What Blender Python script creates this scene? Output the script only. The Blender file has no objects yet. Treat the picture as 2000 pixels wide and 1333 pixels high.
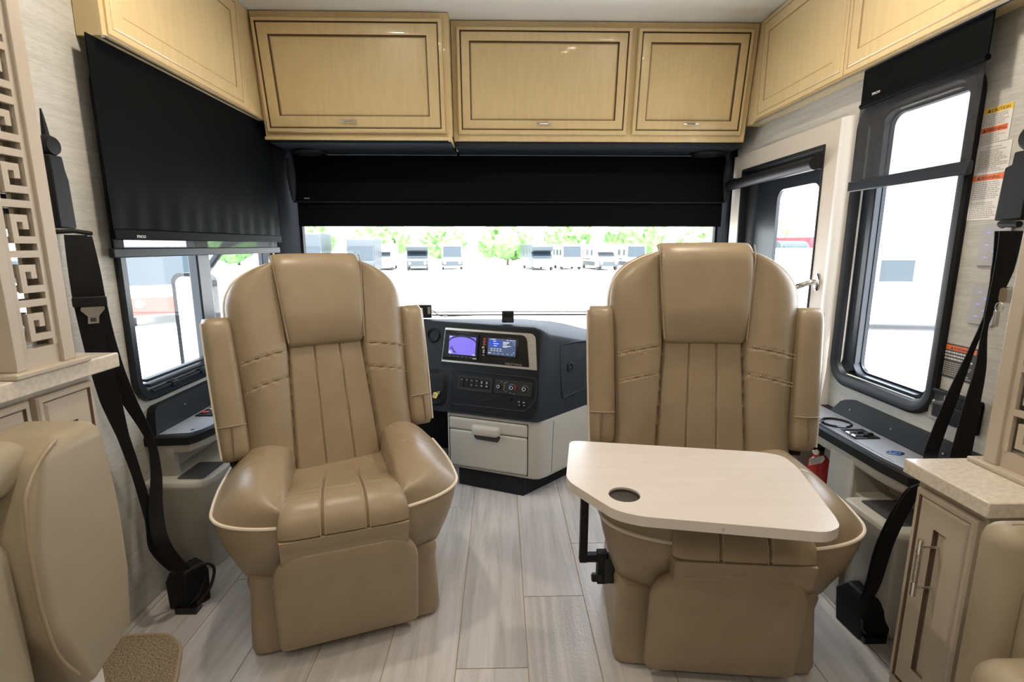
import bpy, bmesh, math, random
from mathutils import Vector, Matrix
random.seed(4)
S = bpy.context.scene
COL = S.collection
PI = math.pi

# ------------------------------------------------------------------ camera
cam_d = bpy.data.cameras.new('camera'); cam = bpy.data.objects.new('camera', cam_d); COL.objects.link(cam)
S.camera = cam
cam.location = (0, 0, 1.2)
cam.rotation_euler = (math.radians(90 - 10.564), 0, math.radians(-1.239))
cam_d.sensor_width = 36.0; cam_d.lens = 18.0
cam_d.clip_start = 0.02; cam_d.clip_end = 1000
cam_d.dof.use_dof = True; cam_d.dof.focus_distance = 1.9; cam_d.dof.aperture_fstop = 5.0
# ------------------------------------------------------------------ view
S.view_settings.view_transform = 'Standard'; S.view_settings.look = 'None'
S.view_settings.gamma = 1; S.view_settings.use_curve_mapping = False
S.view_settings.exposure = 0.58
# ------------------------------------------------------------------ sky and sun
W = bpy.data.worlds.new('sky'); S.world = W; W.use_nodes = True
wn = W.node_tree.nodes; wl = W.node_tree.links; wn.clear()
sky = wn.new('ShaderNodeTexSky'); sky.sky_type = 'NISHITA'; sky.sun_disc = False
sky.sun_elevation = math.radians(58); sky.sun_rotation = math.radians(200)
sky.air_density = 1.0; sky.dust_density = 4.0; sky.ozone_density = 1.0
mixw = wn.new('ShaderNodeMix'); mixw.data_type = 'RGBA'; mixw.inputs[0].default_value = 0.55
mixw.inputs[7].default_value = (9, 9.6, 10.3, 1)
bg = wn.new('ShaderNodeBackground'); bg.inputs[1].default_value = 0.80
wo = wn.new('ShaderNodeOutputWorld')
wl.new(sky.outputs[0], mixw.inputs[6]); wl.new(mixw.outputs[2], bg.inputs[0]); wl.new(bg.outputs[0], wo.inputs[0])
sd = bpy.data.lights.new('sun', 'SUN'); sd.energy = 13.0; sd.angle = 0.02; sd.color = (1, .97, .92)
sun = bpy.data.objects.new('sun', sd); COL.objects.link(sun); sun.location = (0, -5, 20)
sun.rotation_euler = (math.radians(28), math.radians(6), 0)   # high, from behind the coach

# ------------------------------------------------------------------ room numbers
XL, XR = -1.20, 1.30
YB, YF = -2.6, 3.05
ZC = 2.235
LAMP_W = 6.0

# ------------------------------------------------------------------ materials
def nmat(name):
    m = bpy.data.materials.new(name); m.use_nodes = True
    nt = m.node_tree; b = nt.nodes['Principled BSDF']
    return m, nt, b
def coords(nt, scale=(1, 1, 1), rot=(0, 0, 0)):
    tc = nt.nodes.new('ShaderNodeTexCoord'); mp = nt.nodes.new('ShaderNodeMapping')
    mp.inputs['Scale'].default_value = scale; mp.inputs['Rotation'].default_value = rot
    nt.links.new(tc.outputs['Object'], mp.inputs[0]); return mp.outputs[0]
def plain(name, col, rough=.5, metal=0., bump=0., bscale=300., coat=0., spec=.5, var=0., vscale=(3, 3, 3), emit=None, es=1.):
    m, nt, b = nmat(name)
    b.inputs['Base Color'].default_value = (*col, 1)
    b.inputs['Roughness'].default_value = rough
    b.inputs['Metallic'].default_value = metal
    b.inputs['Coat Weight'].default_value = coat
    b.inputs['Specular IOR Level'].default_value = spec
    if emit: b.inputs['Emission Color'].default_value = (*emit, 1); b.inputs['Emission Strength'].default_value = es
    if var:
        v = coords(nt, vscale); n = nt.nodes.new('ShaderNodeTexNoise'); n.inputs['Scale'].default_value = 1; n.inputs['Detail'].default_value = 6
        nt.links.new(v, n.inputs['Vector'])
        r = nt.nodes.new('ShaderNodeValToRGB')
        r.color_ramp.elements[0].position = .3; r.color_ramp.elements[1].position = .7
        r.color_ramp.elements[0].color = (*[c * (1 - var) for c in col], 1); r.color_ramp.elements[1].color = (*[min(1, c * (1 + var)) for c in col], 1)
        nt.links.new(n.outputs[0], r.inputs[0]); nt.links.new(r.outputs[0], b.inputs['Base Color'])
    if bump:
        v = coords(nt, (bscale,) * 3); n = nt.nodes.new('ShaderNodeTexNoise'); n.inputs['Scale'].default_value = 1; n.inputs['Detail'].default_value = 3
        bp = nt.nodes.new('ShaderNodeBump'); bp.inputs['Strength'].default_value = bump; bp.inputs['Distance'].default_value = .002
        nt.links.new(v, n.inputs['Vector']); nt.links.new(n.outputs[0], bp.inputs['Height']); nt.links.new(bp.outputs[0], b.inputs['Normal'])
    return m
M = {}
M['leather'] = plain('beige_leather', (.310, .240, .155), .36, bump=.12, bscale=500, var=.05, vscale=(14, 14, 14))
M['leather_pale'] = plain('pale_leather', (.33, .275, .19), .45, bump=.12, bscale=500, var=.04, vscale=(10, 10, 10))
M['piping'] = plain('cream_piping', (.74, .66, .54), .45)
M['thread'] = plain('tan_thread', (.46, .35, .24), .7)
M['seam'] = plain('dark_brown_thread', (.20, .14, .09), .8)  # plain dark brown thread colour, used on the armrest zippers
M['wood'] = plain('cream_glazed_paint', (.64, .50, .27), .28, coat=.25, var=.05, vscale=(60, 60, 3), bump=.03, bscale=150)
M['glaze_soft'] = plain('soft_brown_glaze', (.40, .27, .14), .5)
M['glaze'] = plain('brown_glaze', (.11, .055, .02), .5)
M['wood_grey'] = plain('greige_painted_wood', (.50, .435, .35), .42, var=.04, vscale=(8, 8, 8))
M['glaze_grey'] = plain('grey_brown_glaze', (.13, .09, .06), .5)
M['ceiling'] = plain('ceiling_vinyl', (.84, .84, .80), .7, bump=.05, bscale=200)
M['fabric_black'] = plain('black_shade_fabric', (.0040, .0048, .0055), .55, bump=.03, bscale=900, spec=.03)
M['black'] = plain('black_plastic', (.009, .0105, .013), .5, bump=.10, bscale=500, spec=.25)
M['black_matte'] = plain('matte_black_trim', (.008, .009, .011), .85, spec=.06)
M['black_gloss'] = plain('gloss_black', (.008, .008, .009), .12)
M['blue_black'] = plain('charcoal_textured_plastic', (.020, .0245, .031), .62, bump=.15, bscale=500, spec=.18)
M['cup_liner'] = plain('grey_dimpled_liner', (.075, .068, .062), .6, bump=1., bscale=900, spec=.2)
M['rubber'] = plain('rubber', (.012, .012, .013), .7)
M['cream_plastic'] = plain('cream_plastic', (.45, .435, .385), .45, bump=.06, bscale=400)
M['door_paint'] = plain('door_beige_laminate', (.56, .50, .42), .45)
M['grey_metal'] = plain('grey_anodised_frame', (.018, .023, .030), .32, metal=.3)
M['chrome'] = plain('chrome', (.75, .74, .72), .12, metal=1.)
M['steel'] = plain('brushed_steel', (.55, .54, .52), .3, metal=1.)
M['brushed'] = plain('brushed_aluminium', (.52, .50, .46), .35, metal=.7, var=.08, vscale=(4, 4, 200))
M['web'] = plain('black_webbing', (.008, .009, .011), .7, bump=.25, bscale=700, spec=.25)
M['slab'] = plain('speckled_stone', (.66, .60, .51), .22, var=.12, vscale=(90, 90, 90))
M['table'] = plain('pale_woodgrain_laminate', (.65, .60, .55), .32, var=.03, vscale=(4, 50, 4))
M['white_trim'] = plain('white_paint', (.75, .73, .70), .4)
M['tray_silver'] = plain('satin_silver_laminate', (.30, .32, .35), .33, metal=.2)
M['red'] = plain('red_enamel', (.50, .012, .015), .25, coat=.5)
M['paper'] = plain('white_label', (.72, .70, .66), .5)
M['ink'] = plain('dark_ink', (.05, .05, .05), .6)
M['ink_grey'] = plain('grey_print', (.38, .37, .35), .6)
M['yellow'] = plain('yellow_print', (.80, .50, .04), .5)
M['orange'] = plain('orange_print', (.80, .17, .04), .5)
M['yellow_tag'] = plain('yellow_tag_plastic', (.75, .60, .10), .4)
M['grey_plate'] = plain('grey_control_plate', (.36, .36, .37), .4)
M['led'] = plain('violet_led', (.1, .1, .3), .4, emit=(.25, .3, 1.), es=1.2)
M['mirror'] = plain('mirror_glass', (.8, .82, .82), .02, metal=1.)
M['print_white'] = plain('white_print', (.65, .65, .66), .5)
M['blue_print'] = plain('blue_print', (.05, .25, .8), .5)
M['red_print'] = plain('red_print', (.75, .05, .03), .5)
M['red_tape'] = plain('red_legend', (.35, .02, .02), .5)
M['lamp'] = plain('lamp_lens', (.9, .85, .75), .5, emit=(1, .82, .6), es=12)
def screen(name, col, es):
    return plain(name, (0, 0, 0), .2, emit=col, es=es)
M['scr_violet'] = screen('violet_camera_picture', (.17, .13, .62), 1.0)
M['scr_pale'] = screen('pale_violet_picture', (.45, .45, .95), .9)
M['scr_dark'] = screen('dark_picture_line', (.02, .02, .10), .5)
M['scr_slate'] = screen('slate_screen', (.055, .075, .14), 1.0)
M['scr_blue'] = screen('blue_screen_tile', (.03, .06, .42), 1.0)
M['scr_white'] = screen('white_screen_text', (.7, .75, .85), .9)

def wallpaper():
    m, nt, b = nmat('linen_wallpaper')
    v = coords(nt, (3, 3, 70)); n = nt.nodes.new('ShaderNodeTexNoise'); n.inputs['Scale'].default_value = 1; n.inputs['Detail'].default_value = 8; n.inputs['Distortion'].default_value = .6
    nt.links.new(v, n.inputs['Vector'])
    v2 = coords(nt, (40, 40, 500)); n2 = nt.nodes.new('ShaderNodeTexNoise'); n2.inputs['Scale'].default_value = 1; n2.inputs['Detail'].default_value = 3
    nt.links.new(v2, n2.inputs['Vector'])
    mx = nt.nodes.new('ShaderNodeMath'); mx.operation = 'ADD'; nt.links.new(n.outputs[0], mx.inputs[0]); nt.links.new(n2.outputs[0], mx.inputs[1])
    r = nt.nodes.new('ShaderNodeValToRGB'); r.color_ramp.elements[0].position = .38; r.color_ramp.elements[1].position = .62
    hf = nt.nodes.new('ShaderNodeMath'); hf.operation = 'MULTIPLY'; hf.inputs[1].default_value = .5; nt.links.new(mx.outputs[0], hf.inputs[0])
    r.color_ramp.elements[0].color = (.40, .39, .345, 1); r.color_ramp.elements[1].color = (.52, .51, .47, 1)
    nt.links.new(hf.outputs[0], r.inputs[0]); nt.links.new(r.outputs[0], b.inputs['Base Color'])
    b.inputs['Roughness'].default_value = .55
    return m
M['wall'] = wallpaper()
def floor_tile():
    m, nt, b = nmat('wood_look_plank_tile')
    at = nt.nodes.new('ShaderNodeAttribute'); at.attribute_name = 'tone'
    v = coords(nt, (22, 1.3, 1)); n = nt.nodes.new('ShaderNodeTexNoise'); n.inputs['Scale'].default_value = 1; n.inputs['Detail'].default_value = 9; n.inputs['Roughness'].default_value = .62; n.inputs['Distortion'].default_value = 1.2
    ad = nt.nodes.new('ShaderNodeVectorMath'); ad.operation = 'ADD'; nt.links.new(v, ad.inputs[0]); nt.links.new(at.outputs['Vector'], ad.inputs[1])
    sc = nt.nodes.new('ShaderNodeVectorMath'); sc.operation = 'MULTIPLY_ADD'
    sc.inputs[1].default_value = (40, 40, 40); nt.links.new(at.outputs['Vector'], sc.inputs[0]); nt.links.new(v, sc.inputs[2])
    nt.links.new(sc.outputs[0], n.inputs['Vector'])
    r = nt.nodes.new('ShaderNodeValToRGB'); e = r.color_ramp.elements
    e[0].position = .25; e[0].color = (.40, .385, .365, 1); e[1].position = .75; e[1].color = (.66, .65, .64, 1)
    x = e.new(.5); x.color = (.55, .535, .52, 1)
    nt.links.new(n.outputs[0], r.inputs[0])
    mul = nt.nodes.new('ShaderNodeMix'); mul.data_type = 'RGBA'; mul.blend_type = 'MULTIPLY'; mul.inputs[0].default_value = .35
    nt.links.new(r.outputs[0], mul.inputs[6]); nt.links.new(at.outputs['Color'], mul.inputs[7]); nt.links.new(mul.outputs[2], b.inputs['Base Color'])
    b.inputs['Roughness'].default_value = .27
    v3 = coords(nt, (150, 150, 150)); n3 = nt.nodes.new('ShaderNodeTexNoise'); n3.inputs['Scale'].default_value = 1; n3.inputs['Detail'].default_value = 2
    nt.links.new(v3, n3.inputs['Vector'])
    bp = nt.nodes.new('ShaderNodeBump'); bp.inputs['Strength'].default_value = .55; bp.inputs['Distance'].default_value = .002
    nt.links.new(n3.outputs[0], bp.inputs['Height']); nt.links.new(bp.outputs[0], b.inputs['Normal'])
    return m
M['floor'] = floor_tile()
M['grout'] = plain('tan_grout', (.36, .28, .19), .8)
def glassmat(name, tint=(1, 1, 1), refl=.06):
    m = bpy.data.materials.new(name); m.use_nodes = True; nt = m.node_tree; nt.nodes.clear()
    t = nt.nodes.new('ShaderNodeBsdfTransparent'); t.inputs[0].default_value = (*tint, 1)
    g = nt.nodes.new('ShaderNodeBsdfGlossy'); g.inputs['Roughness'].default_value = .02
    f0 = nt.nodes.new('ShaderNodeLayerWeight'); f1 = nt.nodes.new('ShaderNodeMath'); f1.operation = 'POWER'; f1.inputs[1].default_value = 5
    f = nt.nodes.new('ShaderNodeMath'); f.operation = 'MULTIPLY_ADD'; f.inputs[1].default_value = .8; f.inputs[2].default_value = .035
    nt.links.new(f0.outputs['Facing'], f1.inputs[0]); nt.links.new(f1.outputs[0], f.inputs[0])
    mx = nt.nodes.new('ShaderNodeMixShader'); o = nt.nodes.new('ShaderNodeOutputMaterial')
    nt.links.new(f.outputs[0], mx.inputs[0]); nt.links.new(t.outputs[0], mx.inputs[1]); nt.links.new(g.outputs[0], mx.inputs[2]); nt.links.new(mx.outputs[0], o.inputs[0])
    return m
M['glass'] = glassmat('window_glass')
M['glass_tint'] = glassmat('tinted_window_glass', (.80, .84, .86))
def meshshade():
    m = bpy.data.materials.new('see_through_screen_fabric'); m.use_nodes = True; nt = m.node_tree; b = nt.nodes['Principled BSDF']
    b.inputs['Base Color'].default_value = (.02, .022, .025, 1); b.inputs['Roughness'].default_value = .7
    t = nt.nodes.new('ShaderNodeBsdfTransparent'); mx = nt.nodes.new('ShaderNodeMixShader'); mx.inputs[0].default_value = .60
    o = nt.nodes['Material Output']
    nt.links.new(t.outputs[0], mx.inputs[1]); nt.links.new(b.outputs[0], mx.inputs[2]); nt.links.new(mx.outputs[0], o.inputs[0])
    return m
M['mesh'] = meshshade()
M['carpet'] = plain('beige_loop_carpet', (.34, .26, .17), .95, bump=1., bscale=200, var=.75, vscale=(230, 230, 230))

# ------------------------------------------------------------------ builders
class MB:
    """collects faces of one mesh; every vertex in room coordinates"""
    def __init__(s, T=None): s.v = []; s.f = []; s.m = []; s.T = T
    def add(s, vs, fs, mi=0):
        o = len(s.v)
        for p in vs:
            s.v.append(s.T(p) if s.T else p)
        for i, f in enumerate(fs):
            s.f.append(tuple(o + k for k in f)); s.m.append(mi if isinstance(mi, int) else mi[i])
        return s
    def box(s, x0, x1, y0, y1, z0, z1, mi=0):
        vs = [(x, y, z) for z in (z0, z1) for y in (y0, y1) for x in (x0, x1)]
        return s.add(vs, [(0, 2, 3, 1), (4, 5, 7, 6), (0, 1, 5, 4), (2, 6, 7, 3), (0, 4, 6, 2), (1, 3, 7, 5)], mi)
    def loft(s, rings, closed=True, caps=(1, 1), mi=0, ringm=None):
        n = len(rings[0]); vs = [p for r in rings for p in r]; fs = []; ms = []
        for k in range(len(rings) - 1):
            for i in range(n if closed else n - 1):
                j = (i + 1) % n
                fs.append((k * n + i, k * n + j, (k + 1) * n + j, (k + 1) * n + i)); ms.append(ringm[k] if ringm else mi)
        if caps[0]: fs.append(tuple(range(n))); ms.append(ringm[0] if ringm else mi)
        if caps[1]: fs.append(tuple((len(rings) - 1) * n + i for i in range(n))); ms.append(ringm[-1] if ringm else mi)
        return s.add(vs, fs, ms)
    def tube(s, pts, r, n=8, closed=False, mi=0, caps=True):
        P = [Vector(p) for p in pts]; N = len(P); rings = []
        up = Vector((0, 0, 1)); prev = None
        for i in range(N):
            if closed: d = P[(i + 1) % N] - P[i - 1]
            else: d = P[min(i + 1, N - 1)] - P[max(i - 1, 0)]
            if d.length < 1e-9: d = Vector((0, 0, 1))
            d.normalize()
            if prev is None:
                a = up if abs(d.z) < .9 else Vector((1, 0, 0)); u = d.cross(a).normalized()
            else:
                u = prev - d * prev.dot(d)
                u = u.normalized() if u.length > 1e-6 else d.cross(up).normalized()
            prev = u; w = d.cross(u); rr = r[i] if isinstance(r, (list, tuple)) else r
            rings.append([tuple(P[i] + (u * math.cos(2 * PI * k / n) + w * math.sin(2 * PI * k / n)) * rr) for k in range(n)])
        if closed:
            rings.append(rings[0]); return s.loft(rings, caps=(0, 0), mi=mi)
        return s.loft(rings, caps=(1, 1) if caps else (0, 0), mi=mi)
    def lathe(s, c, ax, prof, n=24, mi=0, ringm=None):
        ax = Vector(ax).normalized(); u = ax.orthogonal().normalized(); w = ax.cross(u); c = Vector(c)
        return s.loft([[tuple(c + ax * h + (u * math.cos(2 * PI * k / n) + w * math.sin(2 * PI * k / n)) * max(r, 1e-4)) for k in range(n)] for r, h in prof], mi=mi, ringm=ringm)
    def build(s, name, mats, parent=None, smooth=35, bevel=0, seg=2, sub=0, fix=True):
        if not isinstance(mats, (list, tuple)): mats = [mats]
        me = bpy.data.meshes.new(name)
        if parent is not None: org = parent.get('_o'); org = Vector(org)
        else:
            xs = [p[0] for p in s.v]; ys = [p[1] for p in s.v]; zs = [p[2] for p in s.v]
            org = Vector(((min(xs) + max(xs)) / 2, (min(ys) + max(ys)) / 2, min(zs)))
        me.from_pydata([tuple(Vector(p) - org) for p in s.v], [], s.f)
        for m in mats: me.materials.append(M[m] if isinstance(m, str) else m)
        for p, mi in zip(me.polygons, s.m): p.material_index = mi
        if fix:
            bm = bmesh.new(); bm.from_mesh(me); bmesh.ops.remove_doubles(bm, verts=bm.verts, dist=1e-5)
            bmesh.ops.recalc_face_normals(bm, faces=bm.faces); bm.to_mesh(me); bm.free()
        if smooth:
            me.shade_smooth(); me.set_sharp_from_angle(angle=math.radians(smooth))
        o = bpy.data.objects.new(name, me); COL.objects.link(o)
        if parent is None: o.location = org
        else: o.parent = parent
        o['_o'] = tuple(org)
        if bevel:
            b = o.modifiers.new('bevel', 'BEVEL'); b.width = bevel; b.segments = seg; b.limit_method = 'ANGLE'; b.angle_limit = math.radians(35); b.harden_normals = False
        if sub:
            b = o.modifiers.new('subdiv', 'SUBSURF'); b.levels = sub; b.render_levels = sub
        return o
def thing(name, label, cat, loc, group=None):
    o = bpy.data.objects.new(name, None); COL.objects.link(o); o.location = loc; o.empty_display_size = .1
    o['_o'] = tuple(loc); o['label'] = label; o['category'] = cat
    if group: o['group'] = group
    return o
def tag(o, label, cat, group=None, kind=None):
    o['label'] = label; o['category'] = cat
    if group: o['group'] = group
    if kind: o['kind'] = kind
    return o
def struct(o): o['kind'] = 'structure'; return o
def rr(u0, u1, v0, v1, r, n=6):
    """rounded rectangle outline in 2-D"""
    pts = []
    for cx, cy, a in ((u1 - r, v1 - r, 0), (u0 + r, v1 - r, 90), (u0 + r, v0 + r, 180), (u1 - r, v0 + r, 270)):
        for k in range(n + 1):
            t = math.radians(a + 90 * k / n); pts.append((cx + r * math.cos(t), cy + r * math.sin(t)))
    return pts
WL = lambda u, v, d: (XL + d, u, v)       # left wall: u = forward, v = up, d = into the room
WR = lambda u, v, d: (XR - d, u, v)       # right wall
def rframe(mb, P, u0, u1, v0, v1, prof, r=.0, n=6, cap=(0, 0), mi=0, ringm=None):
    """rings of a rounded rectangle; prof = (inset, depth)"""
    rings = []
    for ins, d in prof:
        q = rr(u0 + ins, u1 - ins, v0 + ins, v1 - ins, max(r - ins, .0005), n)
        rings.append([P(a, b, d) for a, b in q])
    mb.loft(rings, caps=cap, mi=mi, ringm=ringm); return mb
def panel(mb, P, u0, u1, v0, v1, prof):
    """panelled door: prof = (inset, depth, material) rings of a sharp rectangle, closed in the middle"""
    rings = [[P(u0 + i, v0 + i, d), P(u1 - i, v0 + i, d), P(u1 - i, v1 - i, d), P(u0 + i, v1 - i, d)] for i, d, m in prof]
    mb.loft(rings, caps=(1, 1), ringm=[m for i, d, m in prof[1:]] ); return mb
DOORP = [(0, 0, 0), (0, .016, 0), (.004, .020, 0), (.016, .020, 0), (.018, .015, 1), (.021, .015, 1), (.024, .021, 0), (.030, .022, 0), (.068, .021, 0), (.069, .013, 1), (.073, .012, 1), (.078, .014, 0)]
def doorprof(k=1., stile=.068):
    out = []
    for i, d, m in DOORP:
        out.append((i if i < .05 else i - .068 + stile, d * k, m))
    return out
def ribbon(mb, pts, widths, dirs, th=.0016, sub=6):
    """webbing strap through points; dirs = width direction at each point"""
    P = [Vector(p) for p in pts]; D = [Vector(d).normalized() for d in dirs]; n = len(P)
    def cr(A, i, t):
        a, b, c, d = A[max(i - 1, 0)], A[i], A[min(i + 1, n - 1)], A[min(i + 2, n - 1)]
        return .5 * ((2 * b) + (c - a) * t + (2 * a - 5 * b + 4 * c - d) * t * t + (3 * b - a - 3 * c + d) * t ** 3)
    rings = []
    for i in range(n - 1):
        for k in range(sub + (1 if i == n - 2 else 0)):
            t = k / sub; p = cr(P, i, t); p2 = cr(P, i, t + .01); tg = (p2 - p).normalized()
            d = (D[i] * (1 - t) + D[i + 1] * t).normalized(); w = widths[i] * (1 - t) + widths[i + 1] * t
            nn = tg.cross(d).normalized() * th
            rings.append([tuple(p - d * w / 2 - nn), tuple(p + d * w / 2 - nn), tuple(p + d * w / 2 + nn), tuple(p - d * w / 2 + nn)])
    mb.loft(rings); return mb
def text_mb(mb, s, P, size, mi=0, align='CENTER', depth=.0006, shear=0., sx=1.):
    """lettering turned into mesh, laid on the surface P(u, v, d)"""
    c = bpy.data.curves.new('t', 'FONT'); c.body = s; c.size = size; c.align_x = align; c.extrude = depth; c.shear = shear; c.resolution_u = 2
    o = bpy.data.objects.new('t', c); COL.objects.link(o); bpy.context.view_layer.update()
    dg = bpy.context.evaluated_depsgraph_get(); me = bpy.data.meshes.new_from_object(o.evaluated_get(dg))
    mb.add([P(v.co.x * sx, v.co.y, v.co.z + depth) for v in me.vertices], [tuple(p.vertices) for p in me.polygons], mi)
    bpy.data.objects.remove(o); bpy.data.curves.remove(c); bpy.data.meshes.remove(me); return mb
# ================================================================== the room
def wall_side(name, X0, X1, u0, u1, holes):
    """side wall with rectangular openings (u0,u1,v0,v1), built of blocks round them"""
    mb = MB(); cur = u0
    for a, b, c, d in sorted(holes):
        mb.box(X0, X1, cur, a, 0, ZC); mb.box(X0, X1, a, b, 0, c); mb.box(X0, X1, a, b, d, ZC); cur = b
    mb.box(X0, X1, cur, u1, 0, ZC)
    return struct(mb.build(name, 'wall', smooth=0))
wall_side('wall_left', XL - .06, XL, YB, YF, [(1.68, 2.735, .725, 1.70)])
wall_side('wall_right', XR, XR + .06, YB, YF, [(1.485, 1.885, .725, 1.655), (2.10, 2.80, .75, 1.58)])
mb = MB(); mb.box(XL - .06, XR + .06, YB - .06, YB, 0, ZC); struct(mb.build('wall_back', 'wall', smooth=0))
mb = MB(); mb.box(XL - .06, XR + .06, YF, YF + .05, 1.64, ZC); mb.box(XL - .06, XR + .06, YF, YF + .05, 0, .60)
mb.box(XL - .06, XL + .035, YF, YF + .05, .60, 1.64); mb.box(XR - .020, XR + .06, YF, YF + .05, .60, 1.64)
struct(mb.build('wall_front', 'black_matte', smooth=0))
mb = MB(); mb.box(XL - .06, XR + .06, YB - .06, YF + .05, ZC, ZC + .08); struct(mb.build('ceiling', 'ceiling', smooth=0))
# floor of separate planks set in grout
fl = MB(); fl.box(XL - .06, XR + .06, YB - .06, YF, -.05, -.0015)
joints = {-1: [2.21, .99, -.2], 0: [2.50, 1.28, .06], 1: [2.396, 1.585, .37], 2: [1.905, .68, -.5], -2: [1.62, .4, 2.75], -3: [2.3, 1.1], -4: [1.7, .5], -5: [2.2, 1.0], 3: [2.35, 1.12], 4: [1.66, .5], 5: [2.1, .9], 6: [1.5]}
planks = []; g = .0017
for k in range(-6, 7):
    x0 = -.134 + .2085 * k; x1 = x0 + .2085
    if x1 < XL or x0 > XR: continue
    js = sorted(joints.get(k, [2.0, .8]) + [YB, YF] + [min(joints.get(k, [0])) - 1.22 * q for q in range(1, 3)])
    js = [j for j in js if j >= YB]
    for a, b in zip(js, js[1:]):
        if b - a > .01: planks.append((max(x0, XL), min(x1, XR), a, b))
nv0 = len(fl.f)
for x0, x1, a, b in planks: fl.box(x0 + g, x1 - g, a + g, b - g, -.003, 0, 1)
flo = fl.build('floor', ['grout', 'floor'], smooth=0, fix=False)
at = flo.data.attributes.new('tone', 'FLOAT_COLOR', 'FACE')
vals = [(.5, .5, .5, 1)] * nv0
for p in planks:
    t = random.uniform(.78, 1.0); vals += [(t, t * random.uniform(.96, 1), t * random.uniform(.93, 1.0), 1)] * 6
for i, v in enumerate(vals): at.data[i].color = v
struct(flo)

# dark pillars beside the windshield
def pillar(name, pts):
    mb = MB(); mb.loft([[(x, y, .3) for x, y in pts], [(x, y, 1.84) for x, y in pts]]); return struct(mb.build(name, 'black_matte', bevel=.006, smooth=30))
pillar('trim_1', [(XL + .001, 2.782), (XL + .020, 2.780), (XL + .036, 2.82), (XL + .042, YF - .001), (XL + .001, YF - .001)])
pillar('trim_2', [(XR - .001, 2.912), (XR - .022, 2.912), (XR - .030, 2.93), (XR - .030, YF - .001), (XR - .001, YF - .001)])

# windshield
g = MB(); r = rr(XL + .036, XR - .021, .60, 1.64, .05)
fr = MB(); rings = []
for ins, d in ((-.01, 0), (-.01, -.012), (.016, -.014), (.020, .012), (-.01, .0)):
    rings.append([(x, YF + .022 + d, z) for x, z in rr(XL + .036 + ins, XR - .021 - ins, .60 + ins, 1.64 - ins, .05)])
fr.loft(rings, caps=(0, 0)); wsh = struct(fr.build('window_5', 'rubber', smooth=30))
g.add([(x, YF + .02, z) for x, z in r], [tuple(range(len(r)))]); g.build('pane', 'glass', wsh)
t = thing('windshield_wiper', 'pair of thin dark wiper arms lying along the bottom of the windshield', 'wiper', (.05, YF + .06, .77))
w = MB(); w.tube([(-.75, YF + .05, .7845), (.95, YF + .05, .7845)], .0055, 6); w.build('wiper_arm', 'rubber', t)
w = MB(); w.tube([(-.75, YF + .055, .803), (.95, YF + .055, .803)], .0060, 6); w.build('wiper_blade', 'steel', t)
for x in (-.80, .90): w = MB(); w.box(x, x + .06, YF + .04, YF + .07, .59, .80); w.build('pivot', 'rubber', t, bevel=.004)

# ------------------------------------------------ side window, left (driver's)
fr = MB(); rframe(fr, WL, 1.632, 2.75, .68, 1.745, [(0, .001), (.001, .012), (.008, .017), (.030, .017), (.036, .006), (.044, .004), (.046, -.03), (.03, -.034), (.03, -.05), (.0495, -.05), (.05, -.03)], .085)
wl1 = struct(fr.build('window_1', 'grey_metal', smooth=30))
g = MB(); q = rr(1.675, 2.705, .725, 1.70, .045); g.add([WL(a, b, -.036) for a, b in q], [tuple(range(len(q)))]); g.build('pane', 'glass_tint', wl1)
g = MB()
for v, d in ((.715, .022), (.735, .014), (.752, .006)): g.box(XL - .02, XL + d, 1.70, 2.72, v - .006, v + .004)
for u in (1.80, 1.98, 2.16): g.box(XL, XL + .026, u, u + .035, .705, .722)
g.build('sliding_track', 'black', wl1, bevel=.002)
g = MB(); g.box(XL - .045, XL - .005, 2.085, 2.175, .735, 1.70); g.box(XL - .05, XL - .02, 2.10, 2.20, .735, 1.70); g.build('sliding_sash', 'grey_metal', wl1, bevel=.006)

# ------------------------------------------------ side window, right
fr = MB(); rframe(fr, WR, 1.438, 1.932, .678, 1.70, [(0, .001), (.002, .012), (.010, .018), (.026, .018), (.040, .010), (.046, -.002), (.050, -.02), (.052, -.045), (.045, -.055), (.06, -.055), (.062, -.045)], .095, 8)
wr1 = struct(fr.build('window_2', 'black', smooth=30))
g = MB(); q = rr(1.49, 1.88, .728, 1.65, .045); g.add([WR(a, b, -.05) for a, b in q], [tuple(range(len(q)))]); g.build('pane', 'glass', wr1)
g = MB(); rframe(g, WR, 1.487, 1.845, .724, 1.655, [(0, -.015), (.010, -.012), (.012, -.040), (.018, -.036), (.020, -.048), (0, -.048)], .06, 8); g.build('inner_sash', 'grey_metal', wr1)
g = MB(); g.box(XR + .012, XR + .045, 1.83, 1.86, .74, 1.64); g.build('mullion', 'grey_metal', wr1, bevel=.004)

# ------------------------------------------------ entry door, right
# door leaf is built of stiles so its glazed opening is real
d = MB()
for a, b, c, e in ((2.00, 2.095, .02, 1.672), (2.80, 2.905, .02, 1.672), (2.095, 2.80, 1.59, 1.672), (2.095, 2.80, .02, .74)):
    d.box(XR - .020, XR - .0005, a, b, c, e)
door = struct(d.build('door_1', 'door_paint', smooth=0))
g = MB(); rframe(g, WR, 2.092, 2.803, .735, 1.594, [(0, .021), (.004, .024), (.014, .022), (.016, -.01), (.05, -.018), (.075, -.03), (.09, -.05), (0, -.05)], .006, 2); g.build('window_frame', 'black', door, smooth=30)
g = MB(); oq = rr(2.16, 2.74, .80, 1.53, .004); iq = rr(2.19, 2.525, .85, 1.462, .05)
g.loft([[WR(a, b, -.034) for a, b in oq], [WR(a, b, -.034) for a, b in iq], [WR(a, b, -.050) for a, b in iq], [WR(a, b, -.050) for a, b in oq]], caps=(0, 0)); g.build('glazing_bead', 'grey_metal', door)
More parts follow.
